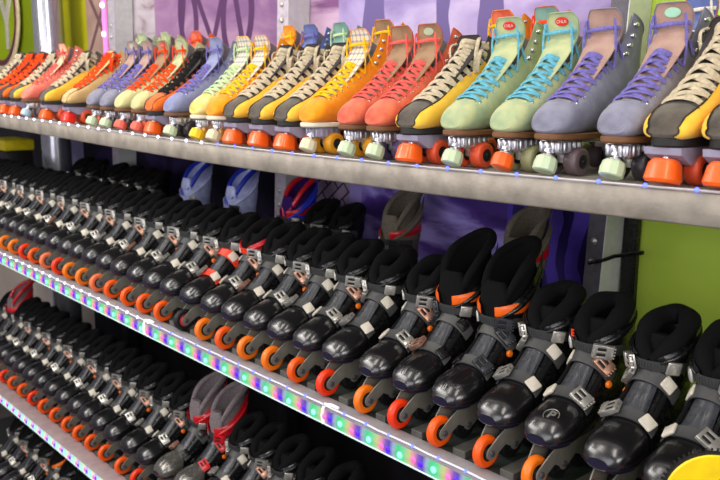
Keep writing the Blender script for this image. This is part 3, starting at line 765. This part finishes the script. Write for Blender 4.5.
def rgb_strip(fz, dz0, dz1, y, x0, x1, label, period, strength, wash):
    m, nt, bs = nodes_mat('rgb_strip'); N = nt.nodes.new; Lk = nt.links.new
    tc = N('ShaderNodeTexCoord'); sx = N('ShaderNodeSeparateXYZ'); Lk(tc.outputs['Object'], sx.inputs[0])
    d = N('ShaderNodeMath'); d.operation = 'MULTIPLY'; d.inputs[1].default_value = 1/period; Lk(sx.outputs['X'], d.inputs[0])
    fr = N('ShaderNodeMath'); fr.operation = 'FRACT'; Lk(d.outputs[0], fr.inputs[0])
    cr = N('ShaderNodeValToRGB'); e = cr.color_ramp.elements
    cols = [(0, (60,235,150)), (.18, (120,245,170)), (.36, (232,226,150)), (.50, (246,150,190)), (.62, (140,84,214)), (.74, (92,56,196)), (.86, (176,196,226)), (1.0, (60,235,150))]
    e[0].position, e[0].color = cols[0][0], lin(cols[0][1]); e[1].position, e[1].color = 1.0, lin(cols[-1][1])
    for p, c in cols[1:-1]: q = e.new(p); q.color = lin(c)
    Lk(fr.outputs[0], cr.inputs['Fac'])
    mx = N('ShaderNodeMixRGB'); mx.inputs['Fac'].default_value = wash; mx.inputs['Color2'].default_value = lin((225,240,240)); Lk(cr.outputs['Color'], mx.inputs['Color1'])
    dk = N('ShaderNodeMixRGB'); dk.blend_type = 'MULTIPLY'; dk.inputs['Fac'].default_value = 1; dk.inputs['Color2'].default_value = (.22,.22,.22,1); Lk(mx.outputs['Color'], dk.inputs['Color1']); Lk(dk.outputs['Color'], bs.inputs['Base Color']); Lk(mx.outputs['Color'], bs.inputs['Emission Color']); bs.inputs['Emission Strength'].default_value = strength; bs.inputs['Roughness'].default_value = .3
    t = thing('led_strip', label, 'light strip'); b = MB(); n = 60
    for i in range(n):
        a, c = x0+(x1-x0)*i/n, x0+(x1-x0)*(i+1)/n
        b.add([(x, yy, fz(x)+dz) for x in (a, c) for yy, dz in ((y,dz0),(y-.004,(dz0+dz1)/2),(y,dz1),(y+.003,dz1),(y+.003,dz0))], [(0,1,6,5),(1,2,7,6),(2,3,8,7),(3,4,9,8),(4,0,5,9)])
    b.build('diffuser', m, t, smooth=False)
    g, v, w_ = emit('led_green', (110,255,180), 2.2), emit('led_violet', (70,20,230), 1.1), emit('led_pink', (255,90,150), 1.4)
    ms = []
    for mm in (g, v, w_):
        q = MB(); q.sphere((0,0,0), .0085, 10, (1,.45,1)); ms.append(q.mesh('led', mm))
    k = 0; x = math.ceil(x0/period)*period
    while x < x1-period and k < 33:
        for f_, mi in ((.09, 0), (.72, 1), (.50, 2)):
            xx = x+f_*period; put('led', ms[mi], t, (xx, y-.005, fz(xx)+(dz0+dz1)/2+.003*math.sin(k*1.7+mi)))
        k += 1; x += period
    b = MB(); b.tube([(x0+(x1-x0)*i/60, y-.003, fz(x0+(x1-x0)*i/60)+dz1) for i in range(61)], .0022, 6); b.build('edge_glow', emit('edge_white', (205,230,230), .22), t)
rgb_strip(z_mid, -.014, -.052, -.002, -4.62, -.6, 'multicoloured green, pink and violet strip light on the front of the middle shelf', .112, .62, .06)
rgb_strip(z_low, -.004, -.040, -.002, -4.95, -2.6, 'bright multicoloured strip light on the front of the lower shelf', .09, 1.0, .5)
# white connector leads that loop over the middle shelf edge
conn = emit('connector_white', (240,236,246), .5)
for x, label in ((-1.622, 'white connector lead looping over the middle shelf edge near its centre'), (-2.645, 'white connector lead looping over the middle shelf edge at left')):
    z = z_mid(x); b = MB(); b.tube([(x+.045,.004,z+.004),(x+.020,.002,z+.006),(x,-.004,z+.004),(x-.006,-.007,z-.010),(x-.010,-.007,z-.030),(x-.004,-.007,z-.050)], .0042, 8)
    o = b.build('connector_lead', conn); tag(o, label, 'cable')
# pink strip on the left post
t = thing('led_strip', 'vertical pink glowing strip light on the left rack post', 'light strip')
b = MB(); b.box((-4.335, .675, .42), (.022, .004, .5)); b.build('diffuser', emit('pink_glow', (232,120,205), .9), t)
for z in (.27, .42, .57, .72): put('led', led_ball2, t, (-4.335, .668, z)).scale = (3, 3, 3)
# cable tie round the right post
b = MB(); b.tube([(-1.275,.664,-.487),(-1.225,.662,-.470),(-1.195,.660,-.455),(-1.10,.640,-.428)], .0055, 8)
o = b.build('cable_tie', M['black']); tag(o, 'black cable tie pulled round the right rack post', 'cable tie')

# ---------------------------------------------------------------- inline skates
PROTO = {}
def inline(kind, side):
    k = (kind, side)
    if k not in PROTO: PROTO[k] = make_inline(kind, side); return PROTO[k]
    return copy_tree(PROTO[k])
def place(o, x, y, z, rz=0.0, rx=0.0, sc=1.0):
    o.location = (x, y, z); o.rotation_euler = (rx, 0, rz); o.scale = (sc, sc, sc); return o
ORD = ['first','second','third','fourth','fifth','sixth','seventh','eighth','ninth','tenth','eleventh','twelfth','thirteenth','fourteenth','fifteenth','sixteenth','seventeenth','eighteenth','nineteenth','twentieth','twenty-first','twenty-second','twenty-third','twenty-fourth','twenty-fifth','twenty-sixth','twenty-seventh','twenty-eighth','twenty-ninth','thirtieth','thirty-first','thirty-second','thirty-third','thirty-fourth','thirty-fifth','thirty-sixth']
STRAPS = ('toe_strap', 'instep_strap', 'cuff_strap')
LIGHTSTRAP = plast('grey_strap', (78,78,76), .5, bump=.15, bscale=300)
BRASS = plast('worn_copper_buckle', (196,150,128), .35, metal=.7)
n = len(MIDX); special = {}
for i, x in enumerate(MIDX):
    r = n-1-i; side = 1 if r % 2 == 1 else -1; kind = 'tall' if abs(x+1.388) < .01 or abs(x+1.254) < .01 else 'round'
    o = inline(kind, side); rn = random.Random(i*13+5)
    place(o, x, 0, z_mid(x)+.0005, rn.uniform(-.018,.018)); o['group'] = 'inline skates in the front row of the middle shelf'
    wm = [M['orange'], M['orange'], M['orange2'], M['orange3'], M['orange']][rn.randrange(5)]
    if abs(x+3.685) < .01 or abs(x+3.145) < .01: wm = M['peach']
    if abs(x+3.955) < .01 or abs(x+3.545) < .01 or abs(x+1.672) < .01: wm = M['orange2']
    lab = f'black inline skate in the middle shelf front row, {ORD[r]} from its right end'
    if kind == 'tall':
        paint(o, dict(toe_strap=LIGHTSTRAP, instep_strap=LIGHTSTRAP, strap_anchor=M['black'], buckle=M['satin'], liner=M['pad']))
        lab = ('left' if x < -1.3 else 'right')+' one of two tall black skates with orange cuff bands, middle shelf'
    if abs(x+2.455) < .01:
        wm = M['dark']; paint(o, dict(hub=M['redhub'])); lab = 'black inline skate with dark wheel, red hub and orange-red foot straps on the middle shelf'
        paint(o, dict(toe_strap=M['redstrap'], instep_strap=M['redstrap'], strap_anchor=M['white']))
    elif abs(x+2.315) < .01:
        paint(o, dict(cuff_strap=M['redstrap'], cuff=M['red'])); lab = 'black inline skate with a red cuff and orange-red ankle strap on the middle shelf'
    if i % 3 == 1: [setmat(q, BRASS) for st_ in o.children if base(st_.name) == STRAPS[i % 2] for q in st_.children if base(q.name) == 'buckle']
    [setmat(q, M['silver']) for st_ in o.children if base(st_.name) == 'cuff_strap' for q in st_.children if base(q.name) == 'strap_anchor']
    for c in o.children:
        if base(c.name) == 'wheel': setmat(c, wm if c.location.y < .1 else M['dark'])
    o['label'] = lab; special[i] = o
E_mark = put('letter_mark', text_mesh('E', .022, M['redstrap'], .0012), None)
for ch in special[n-4].children:
    if base(ch.name) == 'cuff': E_mark.parent = ch; E_mark.matrix_local = Matrix.Translation(CUFF.P(2.45, -.34, .0215))@CUFF.frame(2.45, -.34).to_4x4()
    if base(ch.name) == 'toe_cap':
        pm = text_mesh('P', .030, M['silver'], .0006); q = put('letter_mark', pm, ch); c, R = SHELL.P(2.1, .15, .0048), SHELL.frame(2.1, .15); q.matrix_local = Matrix.Translation(c)@R.to_4x4()
        b = MB(); b.tube([c+R@Vector((.017*math.cos(a), .017*math.sin(a), .0)) for a in [2*PI*k/20 for k in range(14)]], .0011, 5); b.build('ring_mark', M['silver'], ch)
n = len(LOWX)
for i, x in enumerate(LOWX):
    r = n-1-i; side = 1 if r % 2 == 1 else -1; red = abs(x+2.80) < .01 or abs(x+2.64) < .01 or i == 1
    o = inline('tall' if red else 'round', side); rn = random.Random(i*7+1)
    place(o, x, .040, z_low(x)+.0005, rn.uniform(-.02,.02)); o['group'] = 'inline skates in the front row of the lower shelf'
    wm = [M['orange'], M['orange2'], M['orange']][rn.randrange(3)]
    for c in o.children:
        if base(c.name) == 'wheel': setmat(c, wm if c.location.y < .1 else M['dark'])
    o['label'] = f'black inline skate on the lower shelf, {ORD[i]} from its left end'
    if red:
        paint(o, dict(cuff=M['red'], cuff_trim=M['red'], liner=M['greyl'], collar=M['greyl'] if i != 1 else M['red'], tongue=M['greyl'], toe_cap=M['silvertoe'], shell=M['black']))
        o['label'] = ('left' if x < -2.7 else 'right')+' one of two red-cuffed inline skates with grey lining on the lower shelf'
        if i == 1: o['label'] = 'red-cuffed inline skate with grey lining at the far left end of the lower shelf'
        elif x > -2.7: paint(o, dict(toe_strap=M['black'], instep_strap=M['black'], buckle=M['red']))
BOTX = [-4.75,-4.60,-4.45,-4.30,-4.15,-4.00,-3.85,-3.70,-3.55]
for i, x in enumerate(BOTX):
    o = inline('round', 1 if i % 2 else -1); place(o, x, -.06, Z_BOT); o['group'] = 'inline skates on the bottom shelf'
    o['label'] = f'black inline skate on the bottom shelf, {ORD[i]} from its left end'
    if i == 4: paint(o, dict(cuff=M['orange3'])); o['label'] = 'black inline skate with an orange cuff on the bottom shelf'
# back row of the middle shelf, on the riser
BACK = [(-4.58,'k'),(-4.43,'k'),(-4.14,'k'),(-4.00,'k'),(-3.85,'k'),(-3.70,'k'),(-3.32,'b'),(-2.96,'b'),(-2.56,'v'),(-2.40,'k'),(-2.25,'k'),(-1.98,'g'),(-1.46,'g')]
kk = 0
for i, (x, c) in enumerate(BACK):
    o = inline('tall' if c != 'k' else 'round', 1 if i % 2 else -1); place(o, x, .348, z_mid(x)+.0555, random.Random(i).uniform(-.06,.06), sc=.95 if c != 'k' else .93)
    o['group'] = 'inline skates in the back row of the middle shelf'
    if c == 'k': kk += 1; o['label'] = f'{ORD[kk-1]} black inline skate from the left in the middle shelf back row'
    if c == 'b':
        paint(o, dict(cuff=M['lilac'], cuff_trim=M['lilac'], shell=M['lilac'], toe_cap=M['lilac'], liner=M['lilac'], tongue=M['lilac'], collar=M['blue'], cuff_strap=M['lilac']))
        o['label'] = ('left' if x < -3.1 else 'right')+' one of two lilac and blue skates behind the black ones'
    if c == 'v':
        paint(o, dict(cuff=M['blue'], cuff_trim=M['red'], liner=M['violet'], tongue=M['violet'], collar=M['red'])); o['label'] = 'violet and blue skate with red collar in front of the brick paving mural'
    if c == 'g':
        paint(o, dict(cuff=M['greyl2'], cuff_trim=M['red'], liner=M['greyl2'], tongue=M['greyl2'], collar=M['greyl2'], tongue_pad=None)); o['label'] = ('tall grey and red skate behind the black ones, beside the lavender strip' if x < -1.7 else 'tall grey and red skate behind the pair with orange cuff bands')

# ---------------------------------------------------------------- roller skates of the top shelf
def plaid():
    m, nt, bs = nodes_mat('plaid_cloth'); N = nt.nodes.new; Lk = nt.links.new
    tc = N('ShaderNodeTexCoord'); sx = N('ShaderNodeSeparateXYZ'); Lk(tc.outputs['Object'], sx.inputs[0]); out = None
    col = (.72,.70,.66,1)
    for ax, sc_, w, c in (('X',62,.34,(112,112,120)),('Z',62,.34,(112,112,120)),('X',62,.12,(238,186,40)),('Z',62,.12,(238,186,40))):
        a = N('ShaderNodeMath'); a.operation = 'MULTIPLY'; a.inputs[1].default_value = sc_; Lk(sx.outputs[ax], a.inputs[0])
        a2 = N('ShaderNodeMath'); a2.operation = 'ADD'; a2.inputs[1].default_value = .4 if w < .2 else 0; Lk(a.outputs[0], a2.inputs[0])
        f = N('ShaderNodeMath'); f.operation = 'FRACT'; Lk(a2.outputs[0], f.inputs[0]); l = N('ShaderNodeMath'); l.operation = 'LESS_THAN'; l.inputs[1].default_value = w; Lk(f.outputs[0], l.inputs[0])
        k = N('ShaderNodeMath'); k.operation = 'MULTIPLY'; k.inputs[1].default_value = .55; Lk(l.outputs[0], k.inputs[0])
        x = N('ShaderNodeMixRGB'); Lk(k.outputs[0], x.inputs['Fac']); x.inputs['Color2'].default_value = lin(c)
        if out is None: x.inputs['Color1'].default_value = col
        else: Lk(out, x.inputs['Color1'])
        out = x.outputs['Color']
    Lk(out, bs.inputs['Base Color']); bs.inputs['Roughness'].default_value = .9; return m
PLAID = plaid()
C = dict(coral=suede('coral_suede', (226,118,82), (200,80,62)), salmon=suede('salmon_suede', (246,140,116), (232,112,98)), mint=suede('mint_suede', (188,194,142), (150,172,136)), cream=suede('cream_suede', (212,204,144), (190,192,138)),
  lav=suede('lavender_suede', (142,142,160), (118,118,136)), lav2=suede('blue_lavender_suede', (142,148,184), (122,128,166)), mustard=suede('mustard_suede', (250,164,22), (240,140,12)), orange=suede('orange_suede', (245,118,36), (228,92,26)),
  beige=suede('beige_suede', (226,192,130), (208,170,112)), grey=suede('olive_grey_suede', (100,92,80), (72,66,60)), black=suede('black_suede', (44,38,38)), yellow=suede('yellow_leather', (255,208,74), (250,192,54)), white=suede('cream_print', (240,226,150), (236,190,60)),
  tan=suede('tan_tongue', (160,128,96), (136,104,74)), rose=suede('rose_tongue', (178,146,132), (156,122,112)), peach=suede('peach_tongue', (240,184,150)), blueg=suede('slate_blue_suede', (96,112,170)), aqua=suede('aqua_suede', (120,160,150)))
LC = {k: cloth('lace_'+k, v) for k, v in dict(coral=(228,96,88), blue=(104,176,196), lav=(116,108,176), yellow=(255,190,20), cream=(196,182,154), red=(250,74,20), black=(22,20,20), green=(196,224,168), white=(222,214,200)).items()}
ST = dict(orange=plast('orange_stop', (255,98,18), .35, coat=.3), red=plast('red_stop', (245,40,22), .35, coat=.3), mint=plast('mint_stop', (196,214,176), .5), cream=plast('cream_stop', (222,214,178), .5), yellow=plast('yellow_stop', (250,206,30), .45), pink=plast('salmon_stop', (240,104,84), .45), blue=plast('pale_blue_stop', (170,200,214), .5),
  mustw=plast('amber_wheel', (214,150,30), .35), brown=plast('smoky_wheel', (96,80,84), .4), olive=plast('olive_wheel', (150,152,110), .45), redw=plast('brick_wheel', (214,80,44), .4), dark=plast('dark_wheel', (44,40,46), .4), purple=plast('plum_wheel', (84,66,104), .4))
EMB = dict(red=plast('red_emblem', (214,44,42), .4), mint=plast('mint_emblem', (166,216,190), .4), grey=plast('pale_emblem', (176,186,160), .4))
QP = {}
def quad(kind):
    if kind not in QP: QP[kind] = make_quad(kind); QP[kind+'_n'] = 1; return QP[kind]
    return copy_tree(QP[kind])
def style(o, boot, lace, tongue=None, stop='mint', wheel='brown', sole='sole_brown', emb=None, panel=None, lining='greyl', plate=None, tbind=None):
    t = dict(boot=C[boot], piping=C[boot], tongue=C[tongue] if tongue in C else (PLAID if tongue == 'plaid' else C[boot]), lace=LC[lace], toe_stop=ST[stop], wheel=ST[wheel], sole=M[sole], lining=M[lining] if lining in M else C[lining])
    t['tongue_binding'] = C[tbind] if tbind else t['boot']
    if panel: t['side_panel'] = C[panel]; t['plate'] = M['plate_grey']; t['truck'] = M['alu_dark']
    if plate: t['plate'] = M[plate]
    if emb: t['emblem'] = EMB[emb]
    paint(o, t)
    if not emb:
        for q in [q for q in walk(o) if base(q.name) == 'emblem']: bpy.data.objects.remove(q)
    if emb == 'red':
        q = [q for q in walk(o) if base(q.name) == 'emblem'][0]; tx = put('letter_mark', QD['text'], q); c, R = QD['high']['emblem_at']; tx.matrix_local = Matrix.Translation(c+R@Vector((0,0,.0021)))@R.to_4x4()
SNK = dict(boot='grey', lace='cream', tongue='black', stop='orange', wheel='redw', sole='sole_black', panel='yellow', lining='black', tbind='black')
TOP = [
 (-4.30,'low',dict(SNK),'grey and yellow roller skate at the far left end of the top shelf'),
 (-4.15,'low',dict(SNK, boot='black', lace='red', panel='orange'),'black roller skate second from the far left of the top shelf'),
 (-4.01,'low',dict(SNK, boot='black', lace='red', panel='orange'),'black and orange roller skate with red laces near the far left end'),
 (-3.868,'low',dict(SNK),'grey and yellow roller skate just left of the salmon skate with peach tongue'),
 (-3.732,'high',dict(boot='salmon',lace='coral',tongue='peach',stop='blue',wheel='brown'),'salmon pink roller skate with tall peach tongue near the left end'),
 (-3.50,'low',dict(SNK),'grey and yellow roller skate right of the salmon skate with the peach tongue'),
 (-3.265,'low',dict(SNK, boot='beige', lace='red', panel='beige', tongue='beige', stop='red', wheel='redw'),'beige roller skate with orange-red laces and red toe stop'),
 (-3.04,'high',dict(boot='lav',lace='lav',tongue='rose',stop='mint',wheel='redw',emb='grey'),'left grey-lavender roller skate of the pair beside the beige skate'),
 (-2.922,'high',dict(boot='lav',lace='lav',tongue='rose',stop='mint',wheel='dark'),'right grey-lavender roller skate of the pair beside the beige skate'),
 (-2.80,'high',dict(boot='cream',lace='red',tongue='tan',stop='pink',wheel='dark',emb='red'),'left cream roller skate with orange-red laces'),
 (-2.672,'high',dict(boot='cream',lace='red',tongue='mint',stop='pink',wheel='redw',emb='grey'),'right cream roller skate with orange-red laces'),
 (-2.555,'low',dict(SNK, boot='orange', lace='black', panel='orange', tongue='black', stop='orange'),'orange roller skate with bushy black laces'),
 (-2.437,'high',dict(boot='lav2',lace='lav',tongue='lav2',stop='mint',wheel='dark'),'blue-lavender roller skate between the orange skate and the plaid-tongued pair'),
 (-2.270,'high',dict(boot='white',lace='green',tongue='plaid',stop='yellow',wheel='mustw',sole='sole_cream'),'cream and yellow roller skate with pale green laces'),
 (-2.172,'high',dict(boot='mustard',lace='yellow',tongue='plaid',stop='cream',wheel='mustw',sole='sole_cream',tbind='mustard'),'mustard roller skate with grey plaid tongue, beside the green-laced skate'),
 (-2.063,'low',dict(SNK),'grey and yellow roller skate directly right of the plaid-tongued mustard skate'),
 (-1.932,'low',dict(SNK),'middle grey and yellow roller skate of three between the two mustard skates'),
 (-1.808,'low',dict(SNK),'grey and yellow roller skate mostly hidden behind the tall mustard skate'),
 (-1.706,'high',dict(boot='mustard',lace='yellow',tongue='plaid',stop='cream',wheel='mustw',sole='sole_cream',tbind='mustard',plate='plate_grey'),'mustard roller skate with plaid tongue and cream sole beside the coral pair'),
 (-1.552,'high',dict(boot='coral',lace='coral',tongue='tan',stop='mint',wheel='mustw'),'left coral red roller skate of the pair'),
 (-1.448,'high',dict(boot='coral',lace='coral',tongue='tan',stop='mint',wheel='purple',emb='grey'),'right coral red roller skate of the pair, with pale oval emblem'),
 (-1.332,'low',dict(SNK),'grey and yellow roller skate between the coral and the mint skates'),
 (-1.202,'high',dict(boot='mint',lace='blue',tongue='mint',stop='mint',wheel='redw',emb='red'),'mint roller skate with blue laces and pale toe stop'),
 (-1.066,'high',dict(boot='mint',lace='blue',tongue='mint',stop='orange',wheel='olive',emb='red'),'mint roller skate with blue laces and orange toe stop'),
 (-.961,'high',dict(boot='lav',lace='lav',tongue='rose',stop='mint',wheel='brown'),'grey-lavender roller skate with bare rose tongue beside the mint skates'),
 (-.815,'high',dict(boot='lav',lace='lav',tongue='rose',stop='mint',wheel='dark',emb='mint'),'grey-lavender roller skate with mint oval emblem on its tongue'),
 (-.716,'low',dict(SNK),'grey and yellow roller skate right of the lavender skate with the mint emblem'),
 (-.612,'low',dict(SNK),'grey and yellow roller skate at the right edge of the photo'),
]
quad('high'); quad('low')
protos = dict(high=QP['high'], low=QP['low'])
for i, (x, kind, st, lab) in enumerate(TOP):
    o = copy_tree(protos[kind]); rn = random.Random(i*3+2); place(o, x, 0, z_top(x)+.0005, rn.uniform(-.02,.02)); style(o, **st)
    o['label'] = lab; o['group'] = 'roller skates in the front row of the top shelf'
BACKQ = [(-3.66,dict(boot='mint',lace='green',tongue='mint'),'mint green'),(-3.44,dict(boot='cream',lace='green',tongue='mint'),'pale cream'),(-3.16,dict(boot='orange',lace='red',tongue='coral'),'orange'),(-2.52,dict(boot='mustard',lace='yellow',tongue='mustard'),'mustard yellow'),(-2.38,dict(boot='blueg',lace='lav',tongue='blueg'),'slate blue'),(-2.22,dict(boot='aqua',lace='green',tongue='aqua'),'aqua green'),
  (-1.98,dict(boot='mustard',lace='yellow',tongue='tan'),'mustard and tan'),(-1.52,dict(boot='mustard',lace='yellow',tongue='coral'),'mustard and coral'),(-1.365,dict(boot='orange',lace='red',tongue='aqua'),'orange and aqua'),(-.96,dict(boot='coral',lace='white',tongue='blueg'),'coral and blue')]
for i, (x, st, nm) in enumerate(BACKQ):
    o = copy_tree(protos['high']); place(o, x, .352, z_top(x)+.057, random.Random(i+40).uniform(-.1,.1)); style(o, **st); o['label'] = f'{nm} roller skate in the back row of the top shelf'; o['group'] = 'roller skates in the back row of the top shelf'
for p in protos.values():
    for q in list(walk(p)): bpy.data.objects.remove(q)

# yellow round tag at the lower right, clipped to the shelf edge; yellow case at far left
t = thing('round_tag', 'yellow round tag with black toothed rim at the lower right corner', 'tag', loc=(-.563, -.03, -.675), rz=math.radians(35))
b = MB(); b.lathe([(0,.078),(.004,.080),(.006,.078)], (0,0,0), 'Y', 48); b.build('tag_face', plast('yellow_card', (252,214,10), .4), t, ang=30)
b = MB(); b.lathe([(.0065,.084),(.012,.084)], (0,0,0), 'Y', 48)
for k in range(60): a = 2*PI*k/60; b.box((.086*math.cos(a),.009,.086*math.sin(a)), (.003,.002,.0016), Matrix.Rotation(-a,3,'Y'))
b.build('tag_rim', M['dark'], t, ang=30)
b = MB(); b.tube([(0,.016,-.02),(0,.018,-.10),(0,.022,-.168)], .005, 8); b.build('tag_stem', M['dark'], t)
t = thing('storage_case', 'black case with a yellow lid behind the skates at far left', 'case', loc=(-5.50, .52, z_mid(-5.70)+.058))
b = MB(); b.box((0,0,.17), (.16,.09,.17), bev=.02); b.build('case_body', plast('black_case', (24,22,22), .5), t)
b = MB(); b.box((0,0,.375), (.17,.095,.035), bev=.012); b.build('lid', plast('yellow_lid', (236,214,10), .5), t)

# ---------------------------------------------------------------- camera, light
cd = bpy.data.cameras.new('camera'); cam = bpy.data.objects.new('camera', cd); COL.objects.link(cam); SC.camera = cam
cd.sensor_width = 36; cd.lens = 826/720*36; cd.clip_start = .05
yaw, pitch = .7187, .1852
f = Vector((-math.cos(yaw)*math.cos(pitch), math.sin(yaw)*math.cos(pitch), -math.sin(pitch)))
cam.location = (0, -1.3, 0); cam.rotation_euler = f.to_track_quat('-Z', 'Y').to_euler()
cd.dof.use_dof = True; cd.dof.focus_distance = 1.85; cd.dof.aperture_fstop = 6.3
def area(name, loc, target, sx, sy, e, col=(1,1,1)):
    l = bpy.data.lights.new(name, 'AREA'); l.shape = 'RECTANGLE'; l.size = sx; l.size_y = sy; l.energy = e; l.color = col
    o = bpy.data.objects.new(name, l); COL.objects.link(o); o.location = loc; o.rotation_euler = (Vector(target)-Vector(loc)).to_track_quat('-Z', 'Y').to_euler(); return o
area('ceiling_light', (-.6,-1.6,1.7), (-1.4,.1,-.5), .5, 1.6, 26, (1,.93,.84))
area('ceiling_light', (-2.6,-1.7,1.7), (-2.6,.1,-.5), .5, 1.6, 26, (1,.94,.87))
area('ceiling_light', (-4.6,-1.5,1.7), (-4.4,.2,-.3), .5, 1.6, 36, (1,.94,.87))
area('soft_front_light', (-4.0,-2.3,.9), (-1.6,.2,-.7), 2.2, 1.0, 62, (1,.96,.91))  # added softbox giving the toe caps broad highlights
area('soft_front_light', (1.5,-2.2,.6), (-1.2,.6,-.4), 1.6, 1.2, 56, (1,.97,.94))
area('cuff_highlight_light', (1.9,-.95,-.05), (-1.2,.25,-.5), .9, .9, 14, (1,.97,.95))  # added lamp for glossy highlights on the right of the cuffs
area('room_fill', (-1.4,-3.4,-.1), (-2.2,.4,-.5), 2.6, 1.4, 40, (.97,.96,1))
area('ceiling_light', (-2.4,-.2,2.3), (-2.4,.4,0), 5.0, .5, 34, (1,.94,.87))
w = bpy.data.worlds.new('World'); SC.world = w; w.use_nodes = True; bg = w.node_tree.nodes['Background']; bg.inputs[0].default_value = (.62,.58,.68,1); bg.inputs[1].default_value = .35
SC.view_settings.view_transform = 'Standard'; SC.view_settings.look = 'None'; SC.view_settings.exposure = -.13
